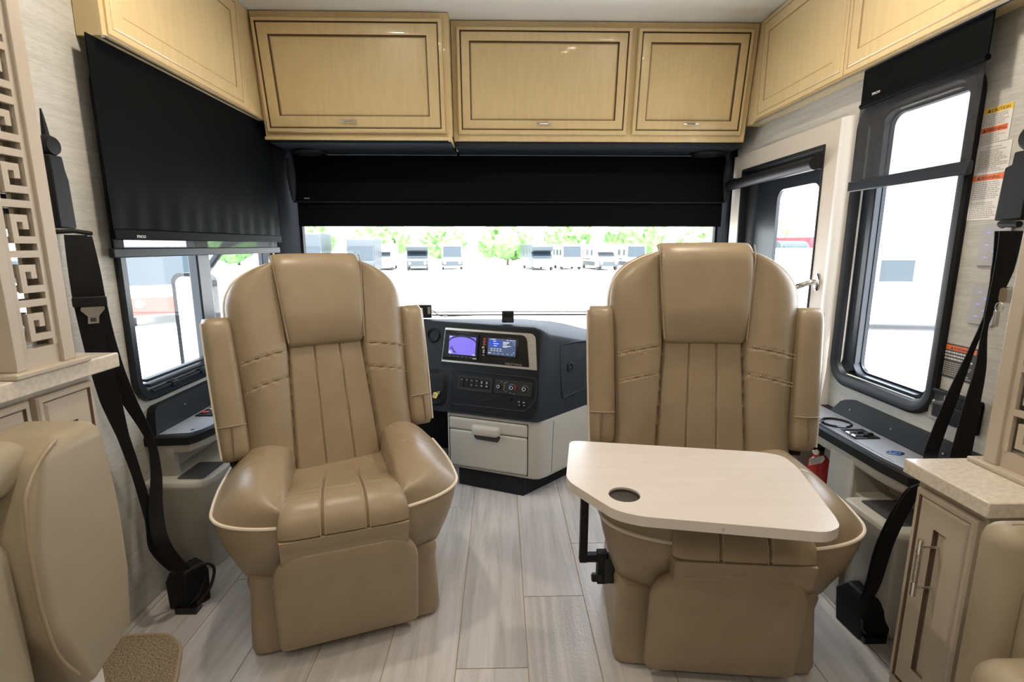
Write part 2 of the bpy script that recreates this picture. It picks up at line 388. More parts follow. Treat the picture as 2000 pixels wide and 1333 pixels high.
g = MB(); g.add([WR(a, b, -.046) for a, b in rr(2.17, 2.73, .81, 1.52, .01)], [tuple(range(28))]); g.build('pane', 'glass', door)
g = MB(); g.tube([(XR - .012, 1.963, .02), (XR - .012, 1.963, 1.662)], .034, 20); struct(g.build('trim_3', 'white_trim'))
t = thing('door_roller_shade', 'rolled black shade in a glossy tube across the top of the entry door glass', 'shade', (XR - .045, 2.47, 1.49))
g = MB(); g.tube([(XR - .050, 2.10, 1.522), (XR - .050, 2.875, 1.522)], .026, 20); g.build('shade_roll', 'black', t)
for y in (2.095, 2.865): g = MB(); g.box(XR - .05, XR - .022, y, y + .016, 1.50, 1.56); g.build('bracket', 'black', t, bevel=.003)
t = thing('grab_handle', 'curved chrome grab bar on an oval plate beside the entry door glass', 'grab bar', (XR - .021, 2.05, .98))
g = MB(); g.lathe((XR - .0205, 2.053, 1.055), (-1, 0, 0), [(.016, 0), (.017, .004), (.012, .007), (.001, .007)], 24)
for k in range(len(g.v)): x, y, z = g.v[k]; g.v[k] = (x, y, 1.055 + (z - 1.055) * 2.1)
g.build('mounting_plate', 'chrome', t)
g = MB(); g.tube([(XR - .024, 2.053, 1.055), (XR - .05, 2.06, 1.052), (XR - .075, 2.09, 1.035), (XR - .085, 2.16, 1.00), (XR - .085, 2.35, .93), (XR - .08, 2.60, .85), (XR - .06, 2.72, .82), (XR - .022, 2.74, .81)], .011, 12); g.build('bar', 'chrome', t)
for z in (1.08, 1.03):
    g = MB(); g.lathe((XR - .027, 2.053, z), (-1, 0, 0), [(.004, 0), (.003, .002), (.0005, .0025)], 10); g.build('screw', 'steel', t)

# ------------------------------------------------ black roller shades
def logo(mb, P, size): text_mb(mb, 'mco', P, size, align='LEFT', depth=.0004, sx=1.35); return mb
t = thing('roller_shade', 'large black roller shade pulled down over the driver side window', 'shade', (XL + .05, 2.17, 1.16), 'black roller shades')
g = MB(); rows = []
for j in range(15):
    v = 1.784 - (1.784 - 1.245) * j / 14
    rows.append([WL(u, v, .048 + .002 * math.sin(u * 17) * j / 14 + (.0025 * math.sin(u * 60) if j > 11 else 0)) for u in [1.580 + 1.175 * i / 60 - (.0 if i < 60 else .005) for i in range(61)]])
top = [p for r in rows for p in r]; nu = 61
vs = top + [(x - .0025, y, z) for x, y, z in top]; fs = []
for j in range(14):
    for i in range(60):
        a = j * nu + i; fs.append((a, a + 1, a + nu + 1, a + nu)); b = a + len(top); fs.append((b, b + nu, b + nu + 1, b + 1))
bd = [i for i in range(nu)] + [j * nu + 60 for j in range(1, 15)] + [14 * nu + i for i in range(59, -1, -1)] + [j * nu for j in range(13, 0, -1)]
for a, b in zip(bd, bd[1:] + bd[:1]): fs.append((a, b, b + len(top), a + len(top)))
g.add(vs, fs); g.build('shade_fabric', 'fabric_black', t)
g = MB(); rframe(g, WL, 1.578, 2.757, 1.217, 1.25, [(.002, .038), (0, .042), (0, .052), (.003, .055)], .004, 2, cap=(1, 1)); g.build('hem_bar', 'fabric_black', t)
g = MB(); logo(g, lambda u, v, d: WL(1.668 + u, 1.224 + v, .056 + d), .018); g.build('maker_mark', 'print_white', t)
t = thing('screen_shade', 'narrow see-through screen shade hanging below the large black shade on the left', 'shade', (XL + .03, 2.17, 1.16), 'see-through day shades')
g = MB(); g.box(XL + .030, XL + .0315, 1.60, 2.75, 1.185, 1.76); g.build('screen_fabric', 'mesh', t)
g = MB(); rframe(g, WL, 1.585, 2.765, 1.163, 1.192, [(.002, .022), (0, .026), (0, .036), (.003, .039)], .004, 2, cap=(1, 1)); g.build('hem_bar', 'black', t)

t = thing('roller_shade', 'short black roller shade above the right side window', 'shade', (XR - .06, 1.62, 1.66), 'black roller shades')
g = MB(); g.box(XR - .062, XR - .058, 1.385, 1.850, 1.675, 1.784); g.build('shade_fabric', 'fabric_black', t)
g = MB(); g.tube([WR(1.385, 1.672, .06), WR(1.850, 1.668, .06)], .0085, 12); g.build('hem_bar', 'fabric_black', t)
g = MB(); logo(g, lambda u, v, d: WR(1.800 - u, 1.692 + v, .0622 + d), .016); g.build('maker_mark', 'print_white', t)
t = thing('screen_shade', 'grey see-through screen shade half lowered over the right side window', 'shade', (XR - .05, 1.64, 1.40), 'see-through day shades')
g = MB(); g.box(XR - .046, XR - .0445, 1.405, 1.875, 1.42, 1.784); g.build('screen_fabric', 'mesh', t)
g = MB(); rframe(g, WR, 1.400, 1.882, 1.388, 1.424, [(.002, .040), (0, .043), (0, .052), (.003, .055)], .003, 2, cap=(1, 1)); g.build('hem_bar', 'grey_metal', t)

# windshield: valance and shade
t = thing('roller_shade', 'wide black shade lowered across the top of the windshield', 'shade', (.05, 2.95, 1.30), 'black roller shades')
g = MB(); rows = []
N = 140
for j in range(15):
    tt = j / 14; z = 1.688 - (1.688 - 1.434) * tt; y = 2.965 - .035 * math.sin(tt * PI / 2)
    row = []
    for i in range(N + 1):
        s = i / N; x = -1.135 + 2.39 * s
        wv = .0045 * tt * math.sin(s * 60 + 2.4 * tt) * math.exp(-((s - .12) / .20) ** 2) + .004 * tt * math.sin(s * 23 + 1) * (1 - tt * .6)
        row.append((x, y + wv, z))
    rows.append(row)
for r in rows[:]: pass
back = [[(x, y + .004, z) for x, y, z in r] for r in rows]
vs = [p for r in rows for p in r] + [p for r in back for p in r]; L = len(vs) // 2; nu = N + 1; fs = []
for j in range(14):
    for i in range(N):
        a = j * nu + i; fs.append((a, a + 1, a + nu + 1, a + nu)); b = a + L; fs.append((b, b + nu, b + nu + 1, b + 1))
bd = [i for i in range(nu)] + [j * nu + N for j in range(1, 15)] + [14 * nu + i for i in range(N - 1, -1, -1)] + [j * nu for j in range(13, 0, -1)]
for a, b in zip(bd, bd[1:] + bd[:1]): fs.append((a, b, b + L, a + L))
g.add(vs, fs); g.build('shade_fabric', 'fabric_black', t, smooth=60)
g = MB(); g.box(-1.124, 1.249, 2.948, 2.958, 1.305, 1.46); g.build('lower_panel', 'fabric_black', t, bevel=.003)
g = MB(); g.tube([(-1.136, 2.928, 1.436), (1.255, 2.928, 1.436)], .004, 8); g.build('hem_bar', 'black', t)
g = MB(); logo(g, lambda u, v, d: (-1.075 + u, 2.922 - d, 1.452 + v), .013); g.build('maker_mark', 'print_white', t)
g = MB()
for x in (-1.128, 1.248): g = MB(); g.tube([(x, 2.90, 1.66), (x, 2.905, 1.58), (x, 2.91, 1.50), (x, 2.915, 1.44)], [.016, .024, .018, .008], 12); g.build('end_cover', 'blue_black', t)

# ------------------------------------------------ overhead cabinets
def pull(P, u, v, d0, half, parent, horiz=True):
    """knurled bar pull: bar with plain ends on two posts"""
    hp = MB()
    q = (lambda s, dd: P(u + s, v, dd)) if horiz else (lambda s, dd: P(u, v + s, dd))
    hp.tube([q(-half, d0 + .024), q(-half * .56, d0 + .024), q(-half * .55, d0 + .024), q(half * .55, d0 + .024), q(half * .56, d0 + .024), q(half, d0 + .024)], [.0052, .0052, .0036, .0036, .0052, .0052], 12)
    for s in (-half * .62, half * .62): hp.tube([q(s, d0 - .001), q(s, d0 + .024)], .0036, 10)
    h = hp.build('handle', 'chrome', parent)
    k = MB(); n = 26; rad = []; pts = []
    for i in range(n + 1):
        pts.append(q(-half * .55 + half * 1.1 * i / n, d0 + .024)); rad.append(.0050 if i % 2 else .0042)
    k.tube(pts, rad, 12); k.build('knurled_grip', 'steel', h)
    return h
def fcab(yt, yb, zt, zb):
    return lambda u, v, d: (u, yb + (v - zb) / (zt - zb) * (yt - yb) - d, v)
# left overhead
PL = fcab(2.541, 2.618, 2.226, 1.707)
t = thing('overhead_cabinet', 'cream overhead cabinet above the driver seat, standing slightly forward of its neighbour', 'cabinet', (-.68, 2.62, 1.707), 'cabinets above the windshield')
g = MB(); g.loft([[PL(-1.122, 1.707, 0), PL(-.233, 1.707, 0), PL(-.233, 2.232, 0), PL(-1.122, 2.232, 0)], [(-1.122, 3.045, 1.72), (-.233, 3.045, 1.72), (-.233, 3.045, 2.234), (-1.122, 3.045, 2.234)]])
g.box(-1.122, -.233, 2.600, 2.614, 1.698, 1.712); g.box(-.252, -.233, 2.606, 2.80, 1.697, 1.725)
g.build('body', 'wood', t, bevel=.002)
def trap(P, ins, d):   # the left door leans: its outer stile follows the curved nose of the coach
    return [P(-1.104 + ins, 1.730 + ins, d), P(-.263 - ins, 1.730 + ins, d), P(-.263 - ins, 2.202 - ins, d), P(-1.112 + ins, 2.202 - ins, d)]
g = MB(); pr = doorprof(1.2, .069)
g.loft([trap(PL, i, d) for i, d, m in pr], caps=(1, 1), ringm=[m for i, d, m in pr[1:]]); dr = g.build('door', ['wood', 'glaze'], t, smooth=20)
pull(PL, -.710, 1.775, .024, .037, dr)
g = MB(); g.box(-1.118, -.24, 2.64, 3.00, 1.690, 1.715); g.build('underside_panel', 'blue_black', t, bevel=.003)
# right-hand pair in one case
PM = fcab(2.624, 2.701, 2.226, 1.714)
t = thing('overhead_cabinet', 'wide cream overhead cabinet with two doors, over the dash and passenger seat', 'cabinet', (.50, 2.70, 1.714), 'cabinets above the windshield')
g = MB(); g.loft([[PM(-.231, 1.714, 0), PM(1.229, 1.714, 0), PM(1.229, 2.232, 0), PM(-.231, 2.232, 0)], [(-.231, 3.045, 1.72), (1.229, 3.045, 1.72), (1.229, 3.045, 2.234), (-.231, 3.045, 2.234)]])
g.build('body', 'wood', t, bevel=.002)
for u0, u1, uc in ((-.205, .624, .214), (.653, 1.200, .934)):
    g = MB(); panel(g, PM, u0, u1, 1.744, 2.202, doorprof(1.2, .060)); dr = g.build('door', ['wood', 'glaze'], t, smooth=20)
    pull(PM, uc, 1.787, .024, .037, dr)
g = MB(); g.box(-.225, 1.225, 2.72, 3.00, 1.690, 1.715); g.build('underside_panel', 'blue_black', t, bevel=.003)
for x, lab in ((-1.005, 'round black speaker grille under the left end of the overhead cabinets'), (1.115, 'round black speaker grille under the right end of the overhead cabinets')):
    t = thing('ceiling_speaker', lab, 'speaker', (x, 2.87, 1.672), 'speakers under the overhead cabinets')
    g = MB(); g.lathe((x, 2.87, 1.691), (0, 0, -1), [(.090, 0), (.090, .008), (.084, .013), (.074, .014), (.072, .008), (.070, .008)], 36); g.build('rim', 'black', t)
    g = MB(); g.lathe((x, 2.87, 1.684), (0, 0, -1), [(.072, 0), (.058, .006), (.03, .009), (.001, .010)], 36); g.build('grille', 'rubber', t)
# side overheads
PSL = lambda u, v, d: (-1.125 + d, u, v)
t = thing('side_overhead_cabinet', 'cream overhead cabinet along the left wall above the large black shade', 'cabinet', (-1.16, 2.1, 1.785), 'cabinets along the side walls')
g = MB(); g.box(XL + .001, -1.125, 1.609, 2.613, 1.785, 2.234); g.build('body', 'wood', t, bevel=.002)
g = MB(); panel(g, PSL, 1.626, 2.429, 1.797, 2.226, doorprof(.4, .065)); g.build('door', ['wood', 'glaze_soft'], t, smooth=20)
g = MB(); g.box(-1.130, -1.118, 1.609, 2.53, 1.780, 1.787); g.build('edge_strip', 'steel', t)
PSR = lambda u, v, d: (1.232 - d, u, v)
t = thing('side_overhead_cabinet', 'long cream overhead cabinet along the right wall above the door and window', 'cabinet', (1.266, 1.8, 1.785), 'cabinets along the side walls')
g = MB(); g.box(1.232, XR - .001, .90, 2.692, 1.785, 2.234); g.build('body', 'wood', t, bevel=.002)
for u0, u1 in ((1.952, 2.589), (1.31, 1.947)):
    g = MB(); panel(g, PSR, u0, u1, 1.797, 2.226, doorprof(.4, .065)); g.build('door', ['wood', 'glaze_soft'], t, smooth=20)
g = MB(); g.box(1.225, 1.237, .90, 2.60, 1.780, 1.787); g.build('edge_strip', 'steel', t)
# ================================================================== captain's chairs
def gauss(x, s): return math.exp(-(x / s) ** 2)
def grid_pad(T, wf, H, dF, dB, box, nu=110, nv=90, hpow=2.0, wmin=.15, mi=0, edge=8, h0=0.):
    """upholstered pad: front panel heightfield dF(x,h,s) inside the outline, then boxing rings and a back"""
    mb = MB(T); rows = []
    for j in range(nv + 1):
        tt = j / nv; h = h0 + (H - h0) * (1 - (1 - tt) ** hpow); w = max(wf(h), wmin); row = []
        for i in range(nu + 1):
            s = math.sin((2 * i / nu - 1) * PI / 2); s = .5 * s + .5 * (2 * i / nu - 1)
            x = s * w; e = max(0, 1 - abs(s) ** edge) ** .45 * max(0, 1 - (tt ** 14)) ** .5
            row.append((x, dF(x, h, w) * e, h))
        rows.append(row)
    vs = [p for r in rows for p in r]; n = nu + 1; fs = []
    for j in range(nv):
        for i in range(nu): a = j * n + i; fs.append((a, a + 1, a + n + 1, a + n))
    mb.add(vs, fs, mi)
    bd = [(0, i) for i in range(n)] + [(j, nu) for j in range(1, nv + 1)] + [(nv, i) for i in range(nu - 1, -1, -1)] + [(j, 0) for j in range(nv - 1, 0, -1)]
    B = [rows[j][i] for j, i in bd]
    rings = [B] + [[box(k, p) for p in B] for k in range(dB)]
    mb.loft(rings, caps=(0, 1), mi=mi)
    side = [rows[j][nu] for j in range(nv + 1)]; side2 = [rows[j][0] for j in range(nv + 1)]
    return mb, side, side2, rows[nv]
def cat(pts, n):
    P = [Vector(p) for p in pts]; out = []
    for i in range(len(P) - 1):
        a, b, c, d = P[max(i - 1, 0)], P[i], P[i + 1], P[min(i + 2, len(P) - 1)]
        for k in range(n):
            t = k / n; out.append(.5 * ((2 * b) + (c - a) * t + (2 * a - 5 * b + 4 * c - d) * t * t + (3 * b - a - 3 * c + d) * t ** 3))
    out.append(P[-1]); return out

def captain_chair(label, ox, oy, rot, lean, back_turn=0., lift=0., bdx=0.):
    t = thing('captain_chair', label, 'chair', (ox, oy, 0), 'front captain chairs')
    cr, sr = math.cos(math.radians(rot)), math.sin(math.radians(rot))
    def T(p): x, y, z = p; return (ox + cr * x - sr * y, oy + sr * x + cr * y, z)
    # ---- upper seat body ------------------------------------------------
    def sw(h):            # half width from the back (h=0) to the front edge (h=.475)
        w = .335 + .017 * math.sin(min(1, h / .36) * PI * .62)
        if h > .35: w *= (max(0, 1 - ((h - .35) / .131) ** 2.5)) ** (1 / 2.5)
        return w
    def zp(x, h): return .468 - .030 * max(0, (h - .22) / .25) ** 2 + .0 * x
    def sT(p): x, d, h = p; return T((x, .270 - h, zp(x, h) + d))
    def sF(x, h, w):
        a = abs(x); c = .15
        if a < c: return -.005 - .02 * (1 - h / .47)
        u = (a - c) / max(w - c, .02)
        b = .086 * math.sin(PI * min(1, u * .78 + .19)) ** .8 * (1 - .42 * max(0, (h - .24) / .235) ** 2) * min(1, .70 + h / .12)
        b -= .014 * gauss(a - c, .007)
        b -= .0035 * gauss(h - .245 - .05 * (u - .5), .004) * (u > .25)
        return b
    SB = [(.0, 1.004, .0), (-.012, 1.0, -.001), (-.045, .985, .0), (-.095, .950, .012), (-.140, .915, .030), (-.185, .875, .052), (-.212, .85, .062)]
    def sbox(k, p):
        x, d, h = p; dz, fx, fy = SB[k]
        return (x * fx, dz, h - fy * max(0, (h - .2) / .27))
    mb, s1, s2, top = grid_pad(sT, sw, .480, sF, len(SB), sbox, nu=130, nv=100, wmin=.165, edge=10)
    seat = mb.build('seat', 'leather', t, smooth=50)
    for sd_ in (s1, s2):
        pm = MB(sT); L = [(x * 1.008, .0, h) for x, d, h in sd_[4:]]
        pm.tube(L, .0047, 8); pm.build('piping', 'piping', seat)
    # ---- centre panel of the seat, rolled over the front edge ------------
    path = cat([(0, .245, .425), (0, .12, .430), (0, .0, .448), (0, -.075, .466), (0, -.130, .478), (0, -.175, .478), (0, -.205, .462), (0, -.220, .436), (0, -.222, .405), (0, -.214, .378), (0, -.208, .350), (0, -.190, .325)], 8)
    N = len(path); nu = 110; outer = []; inner = []
    for j, p in enumerate(path):
        q = path[min(j + 1, N - 1)] - path[max(j - 1, 0)]; q.normalize(); nrm = Vector((0, q.z, -q.y)) * (1 if q.y < 0 or q.z < 0 else 1)
        nrm = Vector((0, -q.z, q.y)) if (Vector((0, -q.z, q.y)).z > 0 or Vector((0, -q.z, q.y)).y < -.5) else Vector((0, q.z, -q.y))
        tt = j / (N - 1); w = .148 + .030 * min(1, tt / .62)
        if tt > .88: w -= .012 * ((tt - .88) / .12) ** 2
        ro = []; ri = []
        for i in range(nu + 1):
            s = 2 * i / nu - 1; x = s * w
            e = (1 - abs(s) ** 7) ** .5
            d = .004 + .016 * e - .0080 * gauss(abs(x) - .34 * w, .0028) - .0015 * gauss(abs(x) - .34 * w, .012)
            d -= .003 * gauss(tt - .36, .012)
            d -= .02 * max(0, (tt - .94) / .06) ** 2
            pp = p + nrm * d + Vector((x, 0, 0)); ro.append(tuple(pp))
            pp = p - nrm * .022 + Vector((x * .97, 0, 0)); ri.append(tuple(pp))
        outer.append(ro); inner.append(ri)
    cp = MB(T); cp.loft([o + i[::-1] for o, i in zip(outer, inner)], caps=(1, 1))
    scp = cp.build('seat_panel', 'leather', t, smooth=50)
    st = MB(T)
    for sgn in (-1, 1):
        for off in (-.0065, .0065):
            for j in range(2, N - 2):
                p = path[j]; q = (path[j + 1] - path[j - 1]).normalized(); nrm = Vector((0, -q.z, q.y)) if (Vector((0, -q.z, q.y)).z > 0 or Vector((0, -q.z, q.y)).y < -.5) else Vector((0, q.z, -q.y))
                tt = j / (N - 1); w = .148 + .030 * min(1, tt / .62); x = sgn * (.34 * w + off)
                b = p + nrm * .0193 + Vector((x, 0, 0)); a = b - q * .0028; c = b + q * .0028
                st.tube([tuple(a), tuple(c)], .0011, 4)
    st.build('stitching', 'thread', scp, smooth=0)
    # ---- skirt ----------------------------------------------------------
    sk = MB(T); rings = []
    for z, ins, fy in ((.012, .0, .0), (.03, -.003, -.004), (.12, .0, .004), (.20, .004, .010), (.235, .0, .004), (.256, .008, .0), (.262, .03, .02)):
        rings.append([(x, y, z) for x, y in rr(-.280 + ins + bdx, .280 - ins + bdx, -.138 + fy, .26, .035, 5)])
    sk.loft(rings); sk.build('skirt', 'leather', t, smooth=40)
    mb = MB(T)
    mb.box(-.22, .22, -.10, .22, 0, .2); mb.build('pedestal', 'black', t)
    # ---- leg rest --------------------------------------------------------
    fr = MB(T); rings = []
    def outl(ins, d):
        w = .200 - ins; z0 = .036 + ins; z1 = .362 - ins; r = .085; pts = []; r = max(.085 - ins * .75, .012)
        for cx, cz, a, rd in ((w - r, z1 - r, 0, r), (-w + r, z1 - r, 90, r), (-w + .02, z0 + .02, 180, .02), (w - .02, z0 + .02, 270, .02)):
            for k in range(8):
                q = math.radians(a + 90 * k / 7); pts.append((cx + bdx + rd * math.cos(q), 0, cz + rd * math.sin(q)))
        return [(x, -.176 - .045 * (z - .036) / .30 - d, z) for x, _, z in pts]
    for ins, d in ((.012, -.035), (0, -.025), (-.002, -.008), (0, .004), (.004, .010), (.012, .0145), (.04, .019), (.09, .022), (.115, .023)): rings.append(outl(ins, d))
    fr.loft(rings); fr.build('leg_rest', 'leather', t, smooth=50)
    # ---- back -----------------------------------------------------------
    la = math.radians(lean); cl, sl = math.cos(la), math.sin(la)
    bt = math.radians(back_turn); cb, sb = math.cos(bt), math.sin(bt)
    y0, z0 = .215, .395 + lift
    def bT(p):
        x, d, h = p; y = h * sl - d * cl; z = h * cl + d * sl
        x, y = x * cb - y * sb, x * sb + y * cb
        return T((x, y0 + y, z0 + z))
    def bw(h):
        w = .296 - .010 * math.sin(min(1, h / .40) * PI) + .010 * min(1, max(0, h - .4) / .15)
        if h > .585: w *= (max(0, 1 - ((h - .585) / .186) ** 2.4)) ** (1 / 2.4)
        return w
    def cw(h): return .150 - .022 * min(1, max(0, h / .46))
    def bF(x, h, w):
        a = abs(x); c = cw(h)
        if a < c:
            d = .030 + .006 * (1 - (a / c) ** 2) - .0075 * gauss(a - .34 * c, .0026) - .001 * gauss(a - .34 * c, .012)
        else:
            u = (a - c) / max(w - c, .02)
            d = .026 + .042 * math.sin(PI * min(1, .06 + u * .74)) ** .9 * (.75 + .25 * min(1, h / .3))
            for hs in (.445, .355):
                hl = hs - .034 * u ** 1.3
                d -= .0065 * gauss(h - hl, .0034) - .0012 * gauss(h - hl, .014)
        return d - .016 * gauss(a - c, .0045)
    BB = [(-.004, 1.0), (-.012, 1.010), (-.045, 1.022), (-.085, 1.015), (-.108, .97), (-.116, .9)]
    def bbox(k, p):
        x, d, h = p; dd, f = BB[k]; c = .3
        return (x * f, dd, c + (h - c) * (f if h > c else 1) + (0.0))
    mb, s1, s2, top = grid_pad(bT, bw, .768, bF, len(BB), bbox, nu=210, nv=150, wmin=.13, edge=9)
    back = mb.build('backrest', 'leather', t, smooth=50)
    for sd_ in (s1, s2):
        pm = MB(bT); pm.tube([(x * 1.004, .001, h) for x, d, h in sd_[::2] if h > .02], .0045, 8); pm.build('piping', 'piping', back)
    st = MB(bT)
    for sgn in (-1, 1):
        for off in (-.0065, .0065):
            h = .03
            while h < .455:
                x = sgn * (.34 * cw(h) + off); d = .0345
                st.tube([(x, d, h), (x, d, h + .0052)], .0011, 4); h += .0085
        for hs in (.445, .355):
            for off in (-.0055, .0055):
                for k in range(16):
                    u = .10 + .05 * k; c = cw(hs); w = bw(hs); a = c + (w - c) * u; h = hs - .034 * u ** 1.3 + off
                    a2 = c + (w - c) * (u + .03); h2 = hs - .034 * (u + .03) ** 1.3 + off
                    st.tube([(sgn * a, bF(a, h, w) + .0004, h), (sgn * a2, bF(a2, h2, w) + .0004, h2)], .0011, 4)
    st.build('stitching', 'thread', back, smooth=0)
    # ---- headrest pillow folded over the top -----------------------------
    hr = MB(bT); rings = []
    K = 30
    for j in range(K + 1):
        tt = j / K; h = .446 + (.800 - .446) * tt
        w = .130 + .022 * min(1, tt / .8)
        e = (max(0, 1 - abs(2 * tt - 1) ** 9)) ** .5; e = max(e, .06)
        dt = .076 - .040 * max(0, (tt - .78) / .22) ** 2 - .026 * max(0, (.35 - tt) / .35) ** 1.6   # front
        db = .0 - .085 * max(0, (tt - .70) / .30) ** 1.2
        if tt < .7: db = .008
        cc = (dt + db) / 2; hd = (dt - db) / 2 * (0.35 + .65 * e); ww = w * (.90 + .10 * e)
        ring = []
        for k in range(48):
            a = 2 * PI * k / 48; c_, s_ = math.cos(a), math.sin(a)
            x = ww * math.copysign(abs(c_) ** .38, c_); d = cc + hd * math.copysign(abs(s_) ** .55, s_)
            ring.append((x, d, h - .010 * (1 - e) * (1 if tt > .5 else -1)))
        rings.append(ring)
    hr.loft(rings); head = hr.build('headrest', 'leather', t, smooth=60)
    for sgn in (-1, 1):
        pm = MB(bT); pm.tube([(sgn * (.130 + .022 * min(1, tt / .8)) * .985, .060 - .03 * max(0, (tt - .8) / .2) ** 2, .452 + .348 * tt) for tt in [.05 + .88 * q / 20 for q in range(21)]], .0022, 6); pm.build('seam', 'leather', head)
    # ---- arm rests, folded up beside the back -----------------------------
    for sgn in (-1, 1):
        ar = MB(bT); rings = []; K = 26; h0, h1 = .108, .575
        for j in range(K + 1):
            tt = j / K; h = h0 + (h1 - h0) * tt; e = max(.02, 1 - abs(2 * tt - 1) ** 12) ** .5
            wx = .044 * (.82 + .18 * e) * (1.0 + .05 * math.sin(tt * PI)); wd = .066 * (.60 + .40 * e) * (1 - .10 * (1 - tt))
            cx = sgn * (.336 - .014 * (1 - tt)); cd = -.004
            ring = []
            for k in range(28):
                a = 2 * PI * k / 28; c_, s_ = math.cos(a), math.sin(a)
                ring.append((cx + wx * math.copysign(abs(c_) ** .55, c_), cd + wd * math.copysign(abs(s_) ** .6, s_), h))
            rings.append(ring)
        ar.loft(rings); arm = ar.build('armrest', 'leather', t, smooth=60)
        pm = MB(bT); pm.tube([(sgn * (.322 + .014 * q + .0425 * (1.0 + .05 * math.sin(q * PI))), -.004 + .038, h0 + (h1 - h0) * q) for q in [.03 + .94 * z / 24 for z in range(25)]], .0036, 8); pm.build('piping', 'piping', arm)
        fm = MB(bT); fm.tube([(sgn * .325 + .043 * c, .0605 - .012 * c * c, h0 + .115) for c in [-.95 + 1.9 * q / 10 for q in range(11)]], .0022, 6); fm.build('flap_edge', 'leather', arm)
        zm = MB(bT); zm.tube([(sgn * .330, .050, h0 + .012), (sgn * .329, .0585, h0 + .06), (sgn * .327, .0610, h0 + .11)], .0026, 6); zm.build('zipper', 'seam', arm)
        pv = MB(bT); pv.tube([(sgn * .28, -.03, .10), (sgn * .335, -.01, .10)], .018, 12); pv.build('arm_pivot', 'black', t)
    return t
captain_chair('beige leather captain chair on the left, turned slightly, its seat empty', -.513, 1.545, 19, 14.0, 13, .008)
captain_chair('beige leather captain chair on the right, behind the small laptop table', .638, 1.389, -6, 9.0, 0, .034, -.022)

# ================================================================== laptop table
TT = [(.206, 1.462), (.740, 1.362), (.788, 1.335), (.786, 1.260), (.722, 1.000), (.708, .966), (.668, .946), (.300, 1.018), (.250, 1.046), (.172, 1.180), (.164, 1.215)]
def rounded(poly, r, n=6):
    out = []; N = len(poly)
    for i in range(N):
        p = Vector(poly[i]).to_2d() if len(poly[i]) > 2 else Vector(poly[i]); a = Vector(poly[i - 1]); b = Vector(poly[(i + 1) % N])
        da = (a - p); db = (b - p); k = min(r, da.length * .45, db.length * .45); s = p + da.normalized() * k; e = p + db.normalized() * k
        for q in range(n + 1):
            t = q / n; out.append(tuple(s * (1 - t) ** 2 + p * 2 * t * (1 - t) + e * t * t))
    return out
def plate_with_hole(outer, holes, z0, z1, name, mat, parent, rnd=.004):
    bm = bmesh.new(); loops = []
    for z in (z0, z1):
        es = []
        for L in [outer] + holes:
            vs = [bm.verts.new((x, y, z)) for x, y in L]; loops.append(vs)
            es += [bm.edges.new((vs[i], vs[(i + 1) % len(vs)])) for i in range(len(vs))]
        bmesh.ops.triangle_fill(bm, edges=es, use_beauty=True)
    n = len(loops) // 2
    for k in range(n):
        a, b = loops[k], loops[k + n]
        for i in range(len(a)): j = (i + 1) % len(a); bm.faces.new((a[i], a[j], b[j], b[i]))
    bmesh.ops.recalc_face_normals(bm, faces=bm.faces)
    mb = MB(); bm.verts.index_update(); mb.add([tuple(v.co) for v in bm.verts], [tuple(v.index for v in f.verts) for f in bm.faces]); bm.free()
    return mb.build(name, mat, parent, smooth=30, bevel=rnd, seg=3)
t = thing('laptop_table', 'small pale swing-away table with a cup recess, over the right chair', 'table', (.30, 1.38, .195))
ro = rounded(TT, .03)
cupc = (.290, 1.118); cr_ = .037
hole = [(cupc[0] + cr_ * math.cos(2 * PI * k / 40), cupc[1] + cr_ * math.sin(2 * PI * k / 40)) for k in range(40)]
plate_with_hole(ro, [hole], .597, .621, 'tabletop', 'table', t, .005)
g = MB(); g.lathe((*cupc, .598), (0, 0, 1), [(.0368, 0), (.0368, .018), (.0350, .018), (.0345, .012), (.001, .012)], 40); g.build('cup_holder', 'cup_liner', t)
g = MB(); g.lathe((.47, .9855, .607), (-.19, -.98, 0), [(.0035, -.002), (.0035, .0015), (.001, .002)], 12); g.build('edge_plug', 'brushed', t)
g = MB(); rr_ = lambda cx, cy, z, h: [(x, y, z) for x, y in rr(cx - h, cx + h, cy - h, cy + h, .003, 2)]
g.loft([rr_(.243, 1.385, .27, .0115), rr_(.243, 1.385, .590, .0115)]); g.build('pole', 'black', t)
g = MB(); g.box(.225, .262, 1.36, 1.41, .555, .597); g.box(.235, .40, 1.30, 1.37, .585, .597); g.build('hinge_plate', 'black', t, bevel=.002)
g = MB(); g.box(.2315, .318, 1.374, 1.397, .270, .293); g.box(.285, .315, 1.370, 1.400, .200, .30); g.build('lower_arm', 'black', t, bevel=.002)
g = MB(); g.box(.305, .335, 1.365, 1.405, .205, .285); g.box(.27, .30, 1.366, 1.380, .21, .235); g.build('mounting_bracket', 'grey_metal', t, bevel=.002)
g = MB(); g.tube([(.268, 1.372, .222), (.284, 1.372, .222)], .011, 10); g.build('clamp_knob', 'black', t)
